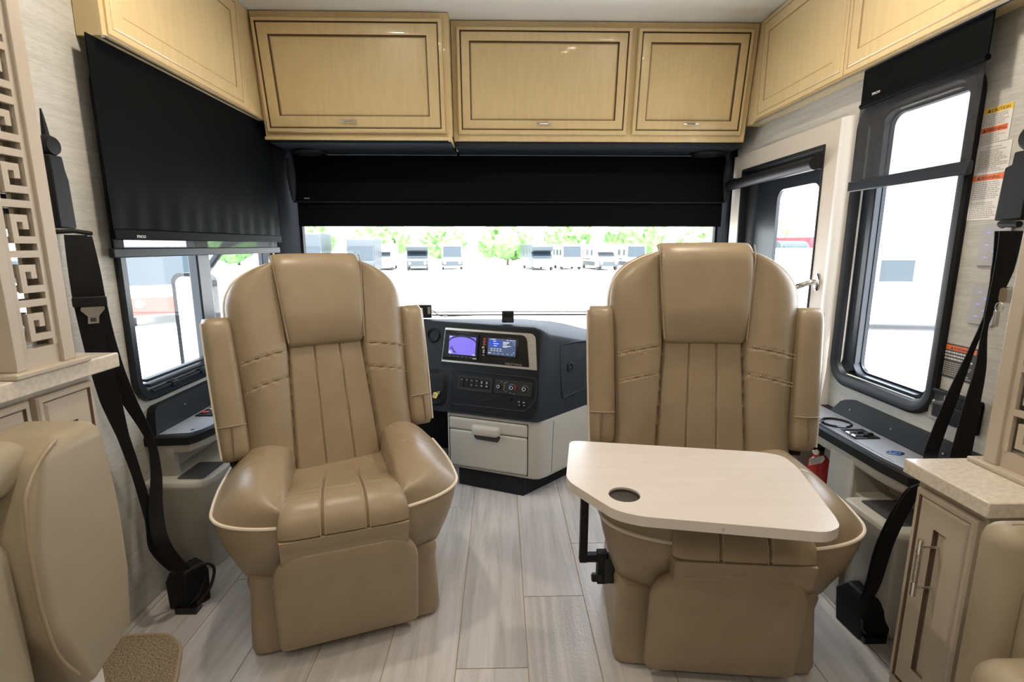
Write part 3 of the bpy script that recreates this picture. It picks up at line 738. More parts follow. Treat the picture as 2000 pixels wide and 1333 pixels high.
# ================================================================== dashboard
dU = Vector((.9322, -.3619, -.011)); dV = Vector((.0704, .1515, .9859)); dN = Vector((-.3551, -.9198, .1668)); dO = Vector((.155, 2.255, .395))
PD = lambda u, v, d: tuple(dO + dU * u + dV * v + dN * d)
t = thing('dashboard', 'black dashboard with monitors and switches under the windshield', 'dashboard', (0, 2.6, .40))
g = MB(); secs = [((-1.18, 2.70), (-1.18, 2.75, .84), (-1.155, 3.035, .765)), ((-.75, 2.62), (-.73, 2.66, .84), (-.75, 3.035, .77)), ((-.425, 2.480), (-.394, 2.548, .838), (-.42, 3.035, .77)), ((.125, 2.266), (.158, 2.330, .832), (.13, 3.035, .77)), ((.150, 2.257), (.180, 2.322, .822), (.22, 3.035, .76)), ((.178, 2.262), (.202, 2.328, .808), (.30, 3.035, .755)),
      ((.205, 2.288), (.224, 2.350, .792), (.38, 3.035, .74)), ((.42, 2.503), (.432, 2.560, .722), (.58, 3.035, .69)), ((.72, 2.78), (.735, 2.80, .665), (.82, 3.036, .65)), ((1.265, 2.765), (1.265, 2.80, .62), (1.265, 3.036, .63))]
rings = []
for fb, ft, bt in secs:
    fb3 = Vector((*fb, .395)); ft = Vector(ft); bt = Vector(bt); m1 = ft + (fb3 - ft).normalized() * .022; m2 = ft + (bt - ft).normalized() * .025
    c = ft * .5 + (m1 + m2) * .25
    rings.append([tuple(fb3), tuple(m1), tuple(c), tuple(m2), tuple(bt), (bt.x, bt.y, .395)])
g.loft(rings); g.build('dash_body', 'blue_black', t, smooth=50)
def flat(mb, pts, P, d0, d1, mi=0):
    mb.loft([[P(u, v, d0) for u, v in pts], [P(u, v, d1) for u, v in pts]], caps=(1, 1), mi=mi); return mb
def mbox(P, u0, u1, v0, v1, d0, d1, mb=None, mi=0):
    mb = mb or MB(); return flat(mb, [(u0, v0), (u1, v0), (u1, v1), (u0, v1)], P, d0, d1, mi)
g = MB(); flat(g, [(-.435, .01), (-.02, .01), (.008, .075), (.0, .42), (-.02, .43), (-.50, .43), (-.50, .23), (-.435, .22)], PD, .0, .003); g.build('front_panel', 'black', t, bevel=.002)
g = MB(); flat(g, [(-.497, .242), (-.006, .242), (-.022, .380), (-.024, .392), (-.034, .404), (-.046, .409), (-.487, .409)], PD, .002, .0065); bz = g.build('trim_bezel', 'brushed', t)
g = MB(); flat(g, [(-.494, .251), (-.044, .253), (-.062, .372), (-.066, .384), (-.076, .395), (-.088, .399), (-.485, .399)], PD, .006, .0085); g.build('bezel_panel', 'black_gloss', bz)
g = MB(); text_mb(g, 'VENTANA', lambda u, v, d: PD(-.121 + u, .2560 + v, .0088 + d), .0125, sx=1.5); g.build('lettering', 'steel', bz, smooth=0)
g = MB(); mbox(PD, -.480, -.303, .264, .386, .008, .020, g); mon = g.build('monitor', 'black', t, bevel=.003)
g = MB(); mbox(PD, -.455, -.314, .284, .372, .0201, .0206, g); sc = g.build('screen', 'scr_violet', mon, smooth=0)
g = MB()
mbox(PD, -.455, -.438, .286, .300, .0207, .021, g, 1); mbox(PD, -.330, -.314, .284, .290, .0207, .021, g, 1); mbox(PD, -.455, -.44, .366, .371, .0207, .021, g, 1)
arc = [(-.455 + .141 * k / 16, .345 + .024 * math.sin(PI * k / 16) ** .6) for k in range(17)]
for a, b in zip(arc, arc[1:]): flat(g, [(a[0], a[1]), (b[0], b[1]), (b[0], b[1] + .008), (a[0], a[1] + .008)], PD, .0207, .021, 0)
for a, b in (((-.449, .300), (-.415, .292)), ((-.448, .318), (-.416, .290)), ((-.440, .322), (-.425, .289)), ((-.452, .312), (-.43, .305))):
    flat(g, [a, b, (b[0] + .002, b[1] + .002), (a[0] + .002, a[1] + .002)], PD, .0207, .021, 0)
g.build('camera_picture', ['scr_dark', 'scr_pale'], sc, smooth=0)
g = MB(); mbox(PD, -.326, -.306, .268, .272, .0201, .0206, g)
for k in range(6): mbox(PD, -.450 + .022 * k, -.446 + .022 * k, .2735, .2750, .0201, .0204, g)
g.build('button_marks', 'print_white', mon, smooth=0)
g = MB(); mbox(PD, -.262, -.104, .288, .383, .008, .014, g); tab = g.build('touch_display', 'black_gloss', t, bevel=.003)
g = MB(); mbox(PD, -.253, -.113, .296, .375, .0141, .0146, g); sc = g.build('screen', 'scr_slate', tab, smooth=0)
g = MB(); mbox(PD, -.248, -.188, .335, .366, .0147, .0150, g, 0)
for u0, u1, v in ((-.235, -.215, .370), (-.243, -.238, .3695), (-.160, -.152, .3695), (-.145, -.135, .3695), (-.132, -.125, .3695), (-.122, -.119, .3695), (-.228, -.213, .361), (-.226, -.200, .350), (-.224, -.208, .340), (-.178, -.145, .360), (-.178, -.150, .355), (-.178, -.158, .349), (-.178, -.138, .342), (-.178, -.155, .337), (-.130, -.127, .360), (-.122, -.119, .360), (-.123, -.120, .350), (-.124, -.120, .313),
                 (-.25, -.235, .305), (-.222, -.218, .304), (-.20, -.196, .304), (-.178, -.174, .304), (-.155, -.15, .304), (-.132, -.128, .304)):
    mbox(PD, u0, u1, v - .001, v + .0015, .0150, .0153, g, 1)
for r_ in range(2):
    for c_ in range(4): mbox(PD, -.238 + .015 * c_, -.229 + .015 * c_, .325 - .009 * r_, .3275 - .009 * r_, .0150, .0153, g, 1)
g.build('screen_content', ['scr_blue', 'scr_white'], sc, smooth=0)
g = MB(); mbox(PD, -.281, -.266, .286, .376, .008, .012, g); sw = g.build('switch_strip', 'black_gloss', t, bevel=.001)
g = MB()
for k in range(3): mbox(PD, -.2795, -.2675, .364 - .013 * k, .373 - .013 * k, .0121, .0126, g)
g.build('red_legend', 'red_tape', sw, smooth=0)
g = MB(); c = PD(-.2755, .327, .012); g.lathe(c, dN, [(.0058, 0), (.0065, .004), (.005, .007), (.001, .008)], 16)
mbox(PD, -.278, -.270, .300, .318, .0121, .0135, g); mbox(PD, -.279, -.268, .289, .293, .0121, .0130, g); g.build('toggle', 'steel', sw)
# lower switch field
g = MB(); ridge = cat([(-.43, .205, 0), (-.20, .204, 0), (-.035, .203, 0), (-.014, .198, 0), (-.006, .188, 0), (-.003, .15, 0), (-.004, .112, 0), (-.012, .092, 0), (-.045, .053, 0), (-.075, .045, 0), (-.25, .042, 0), (-.425, .038, 0)], 5)
g.tube([PD(p.x, p.y, .003) for p in ridge], .0035, 8); g.build('panel_ridge', 'blue_black', t)
g = MB(); mbox(PD, -.405, -.222, .112, .184, .003, .006, g); swp = g.build('switch_panel', 'rubber', t, bevel=.001)
for k in range(6):
    g = MB(); u = -.380 + .0262 * k; mbox(PD, u - .0105, u + .0105, .130, .174, .006, .0095, g); s_ = g.build('rocker_switch', 'black', swp, bevel=.0015)
    g = MB(); mbox(PD, u - .004, u + .004, .163, .165, .0096, .0099, g)
    if k > 1: mbox(PD, u - .004, u + .004, .141, .1425 if k < 4 else .145, .0096, .0099, g)
    if k > 3: mbox(PD, u - .003, u + .003, .155, .160, .0096, .0099, g)
    g.build('icon', 'print_white', s_, smooth=0)
g = MB(); mbox(PD, -.208, -.024, .116, .183, .003, .0065, g); cl = g.build('climate_panel', 'rubber', t, bevel=.0015)
def arcstrip(mb, P, cu, cv, r0, r1, a0, a1, d0, d1, n=12, mi=0):
    for k in range(n):
        p = math.radians(a0 + (a1 - a0) * k / n); q = math.radians(a0 + (a1 - a0) * (k + 1) / n)
        flat(mb, [(cu + r0 * math.cos(p), cv + r0 * math.sin(p)), (cu + r1 * math.cos(p), cv + r1 * math.sin(p)), (cu + r1 * math.cos(q), cv + r1 * math.sin(q)), (cu + r0 * math.cos(q), cv + r0 * math.sin(q))], P, d0, d1, mi)
for u, r_ in ((-.187, .0115), (-.121, .0130), (-.058, .0130)):
    g = MB(); g.lathe(PD(u, .150, .006), dN, [(r_ + .001, 0), (r_, .006), (r_ * .8, .012), (r_ * .7, .013), (.0005, .013)], 24); kn = g.build('knob', 'black', cl)
    g = MB(); arcstrip(g, PD, u, .150, r_ * .50, r_ * .66, 0, 360, .0190, .0194, 24); g.build('ring_mark', 'print_white', kn, smooth=0)
g = MB(); arcstrip(g, PD, -.121, .150, .0145, .0172, 75, 215, .0066, .0070, 14, 0); arcstrip(g, PD, -.121, .150, .0145, .0172, -45, 70, .0066, .0070, 12, 1)
for k in range(9): a = -40 + 260 * k / 8; arcstrip(g, PD, -.058, .150, .0150, .0172, a, a + 9, .0066, .0070, 1, 2)
for u, v in ((-.176, .173), (-.160, .169), (-.160, .157), (-.160, .147), (-.162, .137), (-.150, .172), (-.151, .129), (-.128, .124), (-.110, .122)): mbox(PD, u - .0018, u + .0018, v - .0012, v + .0012, .0066, .0070, g, 2)
g.build('dial_marks', ['blue_print', 'red_print', 'print_white'], cl, smooth=0)
for u in (-.082, -.058):
    g = MB(); mbox(PD, u - .009, u + .009, .064, .096, .003, .007, g); s_ = g.build('rocker_switch', 'black', t, bevel=.0015)
    g = MB(); mbox(PD, u - .005, u + .004, .086, .089, .0071, .0075, g); mbox(PD, u - .001, u + .006, .072, .074, .0071, .0075, g); g.build('icon', 'print_white', s_, smooth=0)
g = MB(); g.lathe(PD(-.120, .092, .003), dN, [(.008, 0), (.008, .003), (.005, .003), (.004, -.001), (.0005, -.001)], 18); g.build('power_socket', 'black_gloss', t)
# round air vent and column shroud at the driver's side
g = MB(); c = PD(-.553, .367, 0); g.lathe(c, dN, [(.036, -.004), (.036, .006), (.031, .011), (.026, .009), (.024, .0), (.001, .0)], 32); v = g.build('air_vent', 'black', t)
g = MB()
for k in range(-2, 3): mbox(PD, -.553 - .020, -.553 + .020, .367 + .009 * k - .001, .367 + .009 * k + .001, .002, .006, g)
g.build('louvre', 'black', v)
g = MB(); g.loft([[PD(u, v, 0) for u, v in rr(-.66, -.46, .02, .20, .04)], [PD(u, v, .02) for u, v in rr(-.64, -.475, .03, .18, .04)]]); g.build('column_shroud', 'black', t, smooth=40)
# passenger side face
PS = lambda u, v, d: (.205 + .7071 * u + .7071 * d, 2.288 + .7071 * u - .7071 * d + v * .14, .395 + v)
g = MB(); ridge = cat([(.34, .325, 0), (.20, .334, 0), (.125, .332, 0), (.108, .320, 0), (.110, .28, 0), (.118, .18, 0), (.128, .09, 0), (.145, .078, 0), (.24, .083, 0), (.36, .090, 0)], 5)
g.tube([PS(p.x, p.y, .001) for p in ridge], .0065, 8); g.build('recess_lip', 'blue_black', t)
g = MB(); flat(g, [(.114, .318), (.36, .318), (.36, .255), (.12, .255)], PS, -.001, .0015); flat(g, [(.33, .20), (.37, .20), (.37, .08), (.29, .085), (.30, .15)], PS, -.001, .0015); g.build('recess_shade', 'rubber', t)  # darker flat panels put the recess shade into colour, nothing is cut in
g = MB(); g.lathe(PS(.186, .217, 0), (.7071, -.7071, .05), [(.024, -.002), (.024, .006), (.020, .009), (.017, .008), (.016, .003), (.0005, .003)], 28); so = g.build('power_outlet', 'black', t)
g = MB(); mbox(PS, .174, .198, .210, .224, .003, .008, g); g.build('socket_cap', 'blue_black', so, bevel=.003)
# things standing on / hanging from the dash
t2 = thing('dash_sensor', 'small black upright sensor box on top of the dashboard', 'sensor', (.035, 2.44, .838))
g = MB(); g.box(.004, .062, 2.425, 2.450, .836, .893); b_ = g.build('housing', 'blue_black', t2, bevel=.006, seg=3)
g = MB(); g.box(.012, .054, 2.4235, 2.4252, .865, .885); g.build('lens', 'black_gloss', b_)
t2 = thing('dash_camera', 'small black box with a cable on the dash beside the left chair armrest', 'camera', (-.37, 2.60, .842))
g = MB(); g.box(-.43, -.352, 2.58, 2.61, .838, .905); b_ = g.build('housing', 'black', t2, bevel=.004)
g = MB(); g.box(-.37, -.357, 2.5785, 2.5802, .860, .895); g.build('button_strip', 'steel', b_)
g = MB(); g.tube(cat([(-.39, 2.60, .86), (-.35, 2.60, .875), (-.33, 2.59, .862), (-.30, 2.58, .848), (-.24, 2.60, .846), (-.10, 2.63, .847)], 6), .0025, 6); g.build('cable', 'rubber', t2)
t2 = thing('ignition_key', 'key with a yellow tag hanging in the ignition left of the switches', 'key', PD(-.50, .05, .03))
g = MB(); g.lathe(PD(-.488, .088, .0), dN, [(.014, 0), (.014, .006), (.006, .007), (.006, .018), (.001, .018)], 20); g.build('lock_barrel', 'steel', t2)
g = MB(); mbox(PD, -.493, -.483, .080, .096, .017, .036, g); g.build('key_blade', 'steel', t2, bevel=.001)
g = MB(); flat(g, rounded([(-.520, .064), (-.498, .060), (-.490, .080), (-.497, .092), (-.514, .090)], .006), PD, .034, .037); tg = g.build('tag', 'yellow_tag', t2)
g = MB(); mbox(PD, -.516, -.501, .066, .083, .0371, .0375, g); g.build('tag_print', 'ink_grey', tg, smooth=0)
g = MB(); g.tube(cat([PD(-.150, .123, .010), PD(-.175, .108, .022), PD(-.22, .088, .020), PD(-.28, .072, .010), PD(-.33, .075, .006)], 6), .0012, 6); tag(g.build('charging_cord', 'rubber'), 'thin black cord drooping across the lower dash beneath the climate dials', 'cord')

# ================================================================== console cabinet under the dash
cU = Vector((.931, -.3642, 0)); cN = Vector((-.3642, -.931, 0)); cO = Vector((.147, 2.27, .39))
PC = lambda u, v, d: tuple(cO + cU * u + Vector((0, 0, 1)) * v + cN * d)
t = thing('console_cabinet', 'cream moulded cabinet with two drawers standing under the dashboard', 'cabinet', (.12, 2.45, 0))
g = MB(); rings = []
for z, s in ((.100, .014), (.108, .004), (.125, 0), (.394, 0)):
    rings.append([(-.266 + s, 2.432 + s, z), (.120, 2.2805 + s, z), (.150, 2.270 + s, z), (.180, 2.270 + s, z), (.205 - s * .5, 2.284 + s, z), (.232 - s, 2.312, z), (.755, 2.838, z), (-.266 + s, 2.838, z)])
g.loft(rings); body = g.build('body', 'cream_plastic', t, smooth=30)
g = MB(); g.loft([[(-.217, 2.45, z), (.105, 2.31, z), (.319, 2.517, z), (.62, 2.80, z), (.62, 2.83, z), (-.217, 2.83, z)] for z in (0, .104)]); kick = g.build('kick_base', 'black', t, bevel=.002)
g = MB(); 
for k in range(34):
    u = k / 34; x = -.205 + .300 * u; y = 2.45 - .140 * (x + .217) / .322
    g.box(x, x + .003, y - .0025, y + .002, .02, .09)
g.build('vent_ribs', 'rubber', kick, smooth=0)
def shell(u0, u1, v0, v1, name, parent):
    g = MB(); rframe(g, PC, u0, u1, v0, v1, [(0, -.001), (0, .004), (.004, .0075), (.010, .0085)], .008, 3, cap=(0, 1)); return g.build(name, 'cream_plastic', parent, smooth=40)
g = MB(); mbox(PC, -.436, -.023, -.272, -.014, .0003, .0014, g); g.build('drawer_gap', 'ink', body, smooth=0)
d1 = shell(-.432, -.027, -.078, -.018, 'drawer', t); d2 = shell(-.430, -.028, -.268, -.082, 'drawer', t)
g = MB(); rings = []
for d, ins, dv in ((.006, 0, 0), (.020, .002, 0), (.030, .008, .002), (.033, .016, .006)): rings.append([PC(u, v, d) for u, v in rr(-.308 + ins, -.160 - ins, -.088 + dv * .3, -.042 - ins * .9, .014, 5)])
g.loft(rings); g.build('handle', 'cream_plastic', d1, smooth=50)
g = MB(); flat(g, rounded([(-.305, -.086), (-.290, -.118), (-.172, -.120), (-.158, -.088)], .01), PC, .007, .0092); g.build('finger_recess_shade', 'ink', d2, smooth=0)  # flat dark patch painted for the shade inside the drawer cutout
g = MB(); g.box(0, .002, 0, .002, 0, .001)
g = MB(); flat(g, [(.012, -.272), (.0145, -.272), (.0255, -.012), (.023, -.012)], lambda u, v, d: (.232 + .707 * u + .707 * d, 2.312 + .707 * u - .707 * d, .39 + v), -.0005, .0008); g.build('panel_gap', 'ink', body, smooth=0)
g = MB(); g.box(XL + .002, -.30, 2.92, 3.035, 0, .60); g.box(.76, XR - .002, 2.92, 3.035, 0, .62); struct(g.build('trim_4', 'black', smooth=0))

# ================================================================== side consoles
def side_console(label, P, mir):
    t = thing('side_console', label, 'console', P(1.85 if mir else 1.6, 0, .08), 'armrest consoles along the walls')
    return t
# left
t = side_console('cream console with black tray along the left wall beneath the window', WL, 1)
g = MB()
def blockL(z, xo, y0): return [(x, y, z) for x, y in [(XL + .001, y0), (xo - .05, y0), (xo - .015, y0 + .012), (xo, y0 + .05), (xo, 2.60), (XL + .001, 2.60)]]
g.loft([blockL(0, -1.075, 1.765), blockL(.12, -1.055, 1.725), blockL(.30, -1.015, 1.660), blockL(.40, -.992, 1.618), blockL(.415, -.996, 1.622), blockL(.420, -1.006, 1.632)], caps=(1, 1))
g.box(XL + .001, XL + .035, 1.672, 2.60, .41, .52); g.box(XL + .001, XL + .080, 1.672, 1.700, .41, .52)
def trayL(z, i): return [(XL + .001, 1.655 + i, z), (-1.062 - i * .6, 1.668 + i, z), (-1.044 - i, 1.700, z), (-1.026 - i, 1.775, z), (-1.026 - i, 2.60, z), (XL + .001, 2.60, z)]
g.loft([trayL(.492, .030), trayL(.505, .014), trayL(.545, .006)])
b_ = g.build('body', 'cream_plastic', t, smooth=30, bevel=.004)
g = MB(); g.loft([trayL(.532, .004), trayL(.537, -.003), trayL(.562, -.004), trayL(.568, .002), trayL(.567, .008)]); g.build('tray', 'black', t, smooth=30)
g = MB(); q = [(-1.165, 1.675), (-1.068, 1.690), (-1.048, 1.72), (-1.036, 1.765), (-1.036, 2.58), (-1.165, 2.58)]
g.loft([[(x, y, .5675) for x, y in q], [(x, y, .5695) for x, y in q]]); g.build('tray_insert', 'tray_silver', t)
g = MB(); g.loft([[(XL + .001, y, z), (XL + .038 - (z - .56) * .1, y, z), (XL + .038 - (z - .56) * .1, 2.60, z), (XL + .001, 2.60, z)] for y, z in ((1.662, .560), (1.672, .60), (1.682, .640), (1.690, .655), (1.705, .662))]); g.build('backsplash', 'black', t, smooth=40)
for y in (1.84, 2.1):
    g = MB(); g.lathe((XL + .0335, y, .625), (1, 0, 0), [(.0035, -.003), (.003, .001), (.0005, .0015)], 10); g.build('screw', 'steel', t)
g = MB(); hq = rr(-1.105, -1.012, 1.645, 1.785, .012, 3)
g.loft([[(x, y, .4208) for x, y in hq], [(x, y, .4215) for x, y in hq]]); g.build('bin_opening', 'ink', t)
g = MB(); g.loft([[(x, y, .5695) for x, y in ((-1.15, 1.86), (-1.045, 1.86), (-1.045, 2.15), (-1.15, 2.15))], [(x, y, .574) for x, y in ((-1.148, 1.862), (-1.047, 1.862), (-1.047, 2.15), (-1.148, 2.15))]]); kp = g.build('keypad', 'black', t)
for i, (x, y, m) in enumerate(((-1.13, 1.895, 'red_tape'), (-1.13, 1.935, 'steel'), (-1.09, 1.895, 'steel'), (-1.09, 1.935, 'steel'), (-1.13, 1.975, 'steel'))):
    g = MB(); g.box(x - .012, x + .012, y - .010, y + .010, .574, .578); g.build('button', m, kp, bevel=.002)
g = MB(); g.lathe((-1.075, 1.720, .5695), (0, 0, 1), [(.007, 0), (.007, .001), (.004, .001), (.004, .0004), (.0005, .0004)], 16); g.build('latch', 'ink', t)
# right
t = side_console('cream console with black tray and cup holder along the right wall beneath the window', WR, 0)
g = MB()
def blockR(z, xo, y0, y1=1.475): return [(x, y, z) for x, y in [(XR - .001, y0), (xo + .05, y0), (xo + .015, y0 + .012), (xo, y0 + .05), (xo, y1), (XR - .001, y1)]]
g.loft([blockR(0, 1.165, 1.36), blockR(.12, 1.150, 1.34), blockR(.30, 1.108, 1.29), blockR(.40, 1.080, 1.26), blockR(.415, 1.084, 1.264), blockR(.42, 1.094, 1.274)])
g.box(XR - .045, XR - .001, 1.27, 1.60, .41, .53)
g.box(1.128, XR - .001, 1.515, 1.635, .0, .53); g.box(1.145, XR - .001, 1.47, 1.53, 0, .415)
g.box(XR - .03, XR - .001, 1.62, 2.0, 0, .53); g.box(1.128, XR - .001, 1.90, 2.0, 0, .53); g.box(1.128, XR - .001, 1.62, 1.91, 0, .18)
def trayR(z, i): return [(XR - .001, 1.27 + i, z), (1.155 + i, 1.27 + i, z), (1.128 + i, 1.30 + i, z), (1.118 + i, 1.40, z), (1.116 + i, 2.0, z), (XR - .001, 2.0, z)]
g.loft([trayR(.50, .020), trayR(.512, .012), trayR(.545, .006)])
g.build('body', 'cream_plastic', t, smooth=30, bevel=.004)
g = MB(); g.loft([trayR(.538, .004), trayR(.543, -.003), trayR(.570, -.004), trayR(.578, .002), trayR(.577, .008)]); g.build('tray', 'black', t, smooth=30)
g = MB(); q = [(1.142, 1.29), (1.26, 1.29), (1.26, 1.98), (1.130, 1.98), (1.130, 1.42)]
g.loft([[(x, y, .5775) for x, y in q], [(x, y, .5798) for x, y in q]]); g.build('tray_insert', 'tray_silver', t)
g = MB(); g.loft([[(XR - .001, 1.27, z), (XR - .036 + (z - .57) * .15, 1.27, z), (XR - .036 + (z - .57) * .15, y, z), (XR - .001, y, z)] for y, z in ((1.87, .570), (1.842, .600), (1.822, .625), (1.80, .638), (1.775, .643))]); g.build('backsplash', 'black', t, smooth=40)
for y in (1.36, 1.56, 1.76):
    g = MB(); g.lathe((XR - .031, y, .612), (-1, 0, 0), [(.0035, -.003), (.003, .001), (.0005, .0015)], 10); g.build('screw', 'steel', t)
g = MB(); g.lathe((1.185, 1.705, .578), (0, 0, 1), [(.050, 0), (.051, .006), (.046, .009), (.041, .007), (.039, -.003), (.0005, -.003)], 36); g.build('cup_holder', 'black_gloss', t)
g = MB(); g.box(1.150, 1.235, 1.555, 1.640, .579, .584); kp = g.build('switch_plate', 'black_gloss', t, bevel=.002)
for x, y in ((1.168, 1.575), (1.168, 1.603), (1.195, 1.575), (1.195, 1.603), (1.220, 1.59)):
    g = MB(); g.loft([[(x - .011, y - .010, .584), (x + .011, y - .010, .584), (x + .011, y + .010, .584), (x - .011, y + .010, .584)], [(x - .009, y - .008, .590), (x + .009, y - .008, .590), (x + .009, y + .008, .587), (x - .009, y + .008, .587)]]); g.build('button', 'steel' if x < 1.17 else 'black', kp)
g = MB(); g.lathe((1.195, 1.440, .5798), (0, 0, 1), [(.026, 0), (.026, .0014), (.024, .002), (.0005, .002)], 32)
for k in range(len(g.v)): x, y, z = g.v[k]; g.v[k] = (x, 1.440 + (y - 1.44) * .62, z)
em = g.build('charging_pad', 'grey_metal', t)
g = MB(); arcstrip(g, lambda u, v, d: (1.195 + u, 1.440 + v, .5818 + d), 0, 0, .012, .0145, 0, 360, 0, .0003, 20); mbox(lambda u, v, d: (1.195 + u, 1.440 + v, .5818 + d), -.008, .008, -.002, .002, 0, .0003, g); g.build('pad_mark', 'blue_print', em, smooth=0)
g = MB()
for k in range(26): g.box(1.140, 1.145, 1.38 + .008 * k, 1.383 + .008 * k, .5798, .5803)
g.build('grille_dots', 'ink', t, smooth=0)
g = MB(); g.lathe((1.172, 1.325, .5798), (0, 0, 1), [(.010, 0), (.010, .001), (.006, .001), (.0005, .0004)], 16); g.build('latch', 'ink', t)
g = MB(); hq = rr(1.112, 1.235, 1.30, 1.450, .012, 3); g.loft([[(x, y, .4208) for x, y in hq], [(x, y, .4215) for x, y in hq]]); g.build('bin_opening', 'ink', t)
# extinguisher standing in the niche
ex, ey = 1.205, 1.80
t = thing('fire_extinguisher', 'small red fire extinguisher with a white tag in the console niche', 'fire extinguisher', (ex, ey, .18))
g = MB(); g.lathe((ex, ey, .18), (0, 0, 1), [(.036, 0), (.038, .006), (.038, .200), (.034, .222), (.022, .238), (.012, .244), (.012, .250), (.0005, .250)], 32); g.build('cylinder', 'red', t)
g = MB(); g.lathe((ex, ey, .426), (0, 0, 1), [(.013, 0), (.014, .018), (.010, .022), (.0005, .022)], 16); g.box(ex - .045, ex + .012, ey - .008, ey + .008, .444, .452); g.build('valve', 'black', t, bevel=.002)
g = MB(); g.box(ex - .05, ex + .012, ey - .007, ey + .007, .457, .463); g.build('lever', 'black', t, bevel=.002)
g = MB(); g.lathe((ex - .012, ey, .436), (-1, -.6, 0), [(.013, 0), (.014, .010), (.012, .013), (.0005, .013)], 20); g.build('gauge', 'chrome', t)
g = MB(); P_ = lambda u, v, d: (ex - .030 + u * .8, ey - .030 - u * .3 - d, .412 + v + u * .35); flat(g, [(-.028, -.014), (.022, -.014), (.030, 0), (.022, .014), (-.028, .014)], P_, 0, .0008); tg = g.build('tag', 'paper', t)
g = MB()
for k in range(4): mbox(P_, -.024, .012, -.010 + .006 * k, -.0085 + .006 * k, .0009, .0011, g)
g.build('tag_print', 'ink_grey', tg, smooth=0)
g = MB(); g.tube(cat([(ex - .01, ey - .01, .43), (ex - .03, ey - .03, .438), (ex - .02, ey - .035, .425)], 5), .0009, 5); g.build('tag_string', 'thread', t)
# ================================================================== seat belts
t = thing('seat_belt', 'black seat belt hanging from the left wall behind the lattice column, with a metal tongue', 'seat belt', (-1.06, 1.53, 0), 'black seat belts on the side walls')
g = MB(); wd = [(.6, .8, 0)] * 3 + [(.6, .8, 0)] * 5
ribbon(g, [(-1.13, 1.415, 1.228), (-1.13, 1.412, 1.132), (-1.13, 1.414, 1.048), (-1.13, 1.428, .902), (-1.13, 1.450, .76), (-1.13, 1.476, .640), (-1.13, 1.508, .501), (-1.12, 1.522, .347), (-1.095, 1.500, .26), (-1.07, 1.545, .150)],
       [.05, .05, .052, .052, .05, .030, .026, .030, .04, .045], [(.5, .8, 0), (.7, .7, 0), (.8, .6, 0), (.8, .6, 0), (.8, .5, 0), (.7, .6, 0), (.5, .8, .1), (.3, .9, .1), (.6, .8, .1), (.9, .4, 0)])
g.build('shoulder_strap', 'web', t, smooth=60)
g = MB(); ribbon(g, [(-1.125, 1.425, 1.225), (-1.12, 1.428, 1.131), (-1.12, 1.432, 1.047), (-1.12, 1.452, .898), (-1.115, 1.492, .76), (-1.11, 1.556, .601), (-1.10, 1.550, .49), (-1.09, 1.512, .373), (-1.06, 1.480, .28), (-1.05, 1.540, .150)],
       [.05, .05, .052, .052, .040, .022, .030, .040, .042, .045], [(.5, .8, 0), (.7, .7, 0), (.8, .6, 0), (.8, .6, 0), (.8, .5, 0), (.8, .5, 0), (.8, .4, 0), (.9, .3, 0), (.9, .4, 0), (.9, .4, 0)])
g.build('lap_strap', 'web', t, smooth=60)
g = MB(); g.loft([[(-1.19, 1.395, z), (-1.15, 1.395, z), (-1.15, y, z), (-1.19, y, z)] for z, y in ((1.245, 1.450), (1.37, 1.447), (1.395, 1.440), (1.43, 1.436))]); g.build('height_adjuster', 'black', t, bevel=.004)
g = MB(); g.lathe((-1.17, 1.425, 1.455), (1, 0, 0), [(.026, -.012), (.028, .0), (.022, .012), (.001, .014)], 20); g.tube([(-1.175, 1.425, 1.46), (-1.175, 1.423, 1.51), (-1.175, 1.421, 1.545)], [.010, .006, .002], 8); g.build('anchor_cover', 'black', t)
g = MB(); g.tube([(-1.16, 1.385, 1.235), (-1.13, 1.41, 1.238), (-1.115, 1.450, 1.232)], .006, 8); g.build('guide_loop', 'black', t)
bc = Vector((-1.117, 1.418, 1.050)); bd_ = Vector((.8, .6, 0)).normalized(); bn = Vector((.55, -.83, 0))
PB = lambda u, v, d: tuple(bc + bd_ * u + Vector((0, 0, 1)) * v + bn * d)
g = MB(); flat(g, rr(-.040, .034, -.014, .014, .005, 3), PB, -.006, .014); bk = g.build('tongue_cover', 'black', t, bevel=.003)
g = MB(); flat(g, [(-.022, -.012), (.026, -.012), (.026, -.022), (.012, -.040), (.010, -.060), (-.014, -.060), (-.012, -.040), (-.026, -.022)], PB, .004, .0065); g.build('metal_tongue', 'steel', bk)
g = MB(); flat(g, rr(-.008, .005, -.055, -.044, .002, 3), PB, .0064, .0072); g.build('tongue_slot', 'ink', bk, smooth=0)
g = MB(); g.loft([[(-1.115, 1.545, 0), (-1.045, 1.535, 0), (-1.005, 1.60, 0), (-1.06, 1.635, 0)], [(-1.118, 1.545, .10), (-1.045, 1.532, .10), (-1.000, 1.60, .11), (-1.06, 1.64, .11)], [(-1.105, 1.552, .135), (-1.05, 1.545, .135), (-1.015, 1.60, .145), (-1.06, 1.625, .145)]]); rt_ = g.build('retractor', 'black', t, bevel=.006)
g = MB(); g.tube(cat([(-1.03, 1.56, .140), (-.995, 1.575, .150), (-.978, 1.59, .12), (-.990, 1.575, .06), (-1.02, 1.545, .02)], 6), .005, 8); g.build('cable_loop', 'rubber', rt_)
g = MB(); g.box(-1.08, -1.01, 1.520, 1.555, 0, .022); g.tube([(-1.04, 1.530, .02), (-1.01, 1.55, .06), (-.995, 1.565, .10)], .004, 8); g.build('floor_bracket', 'black_gloss', rt_, bevel=.003)

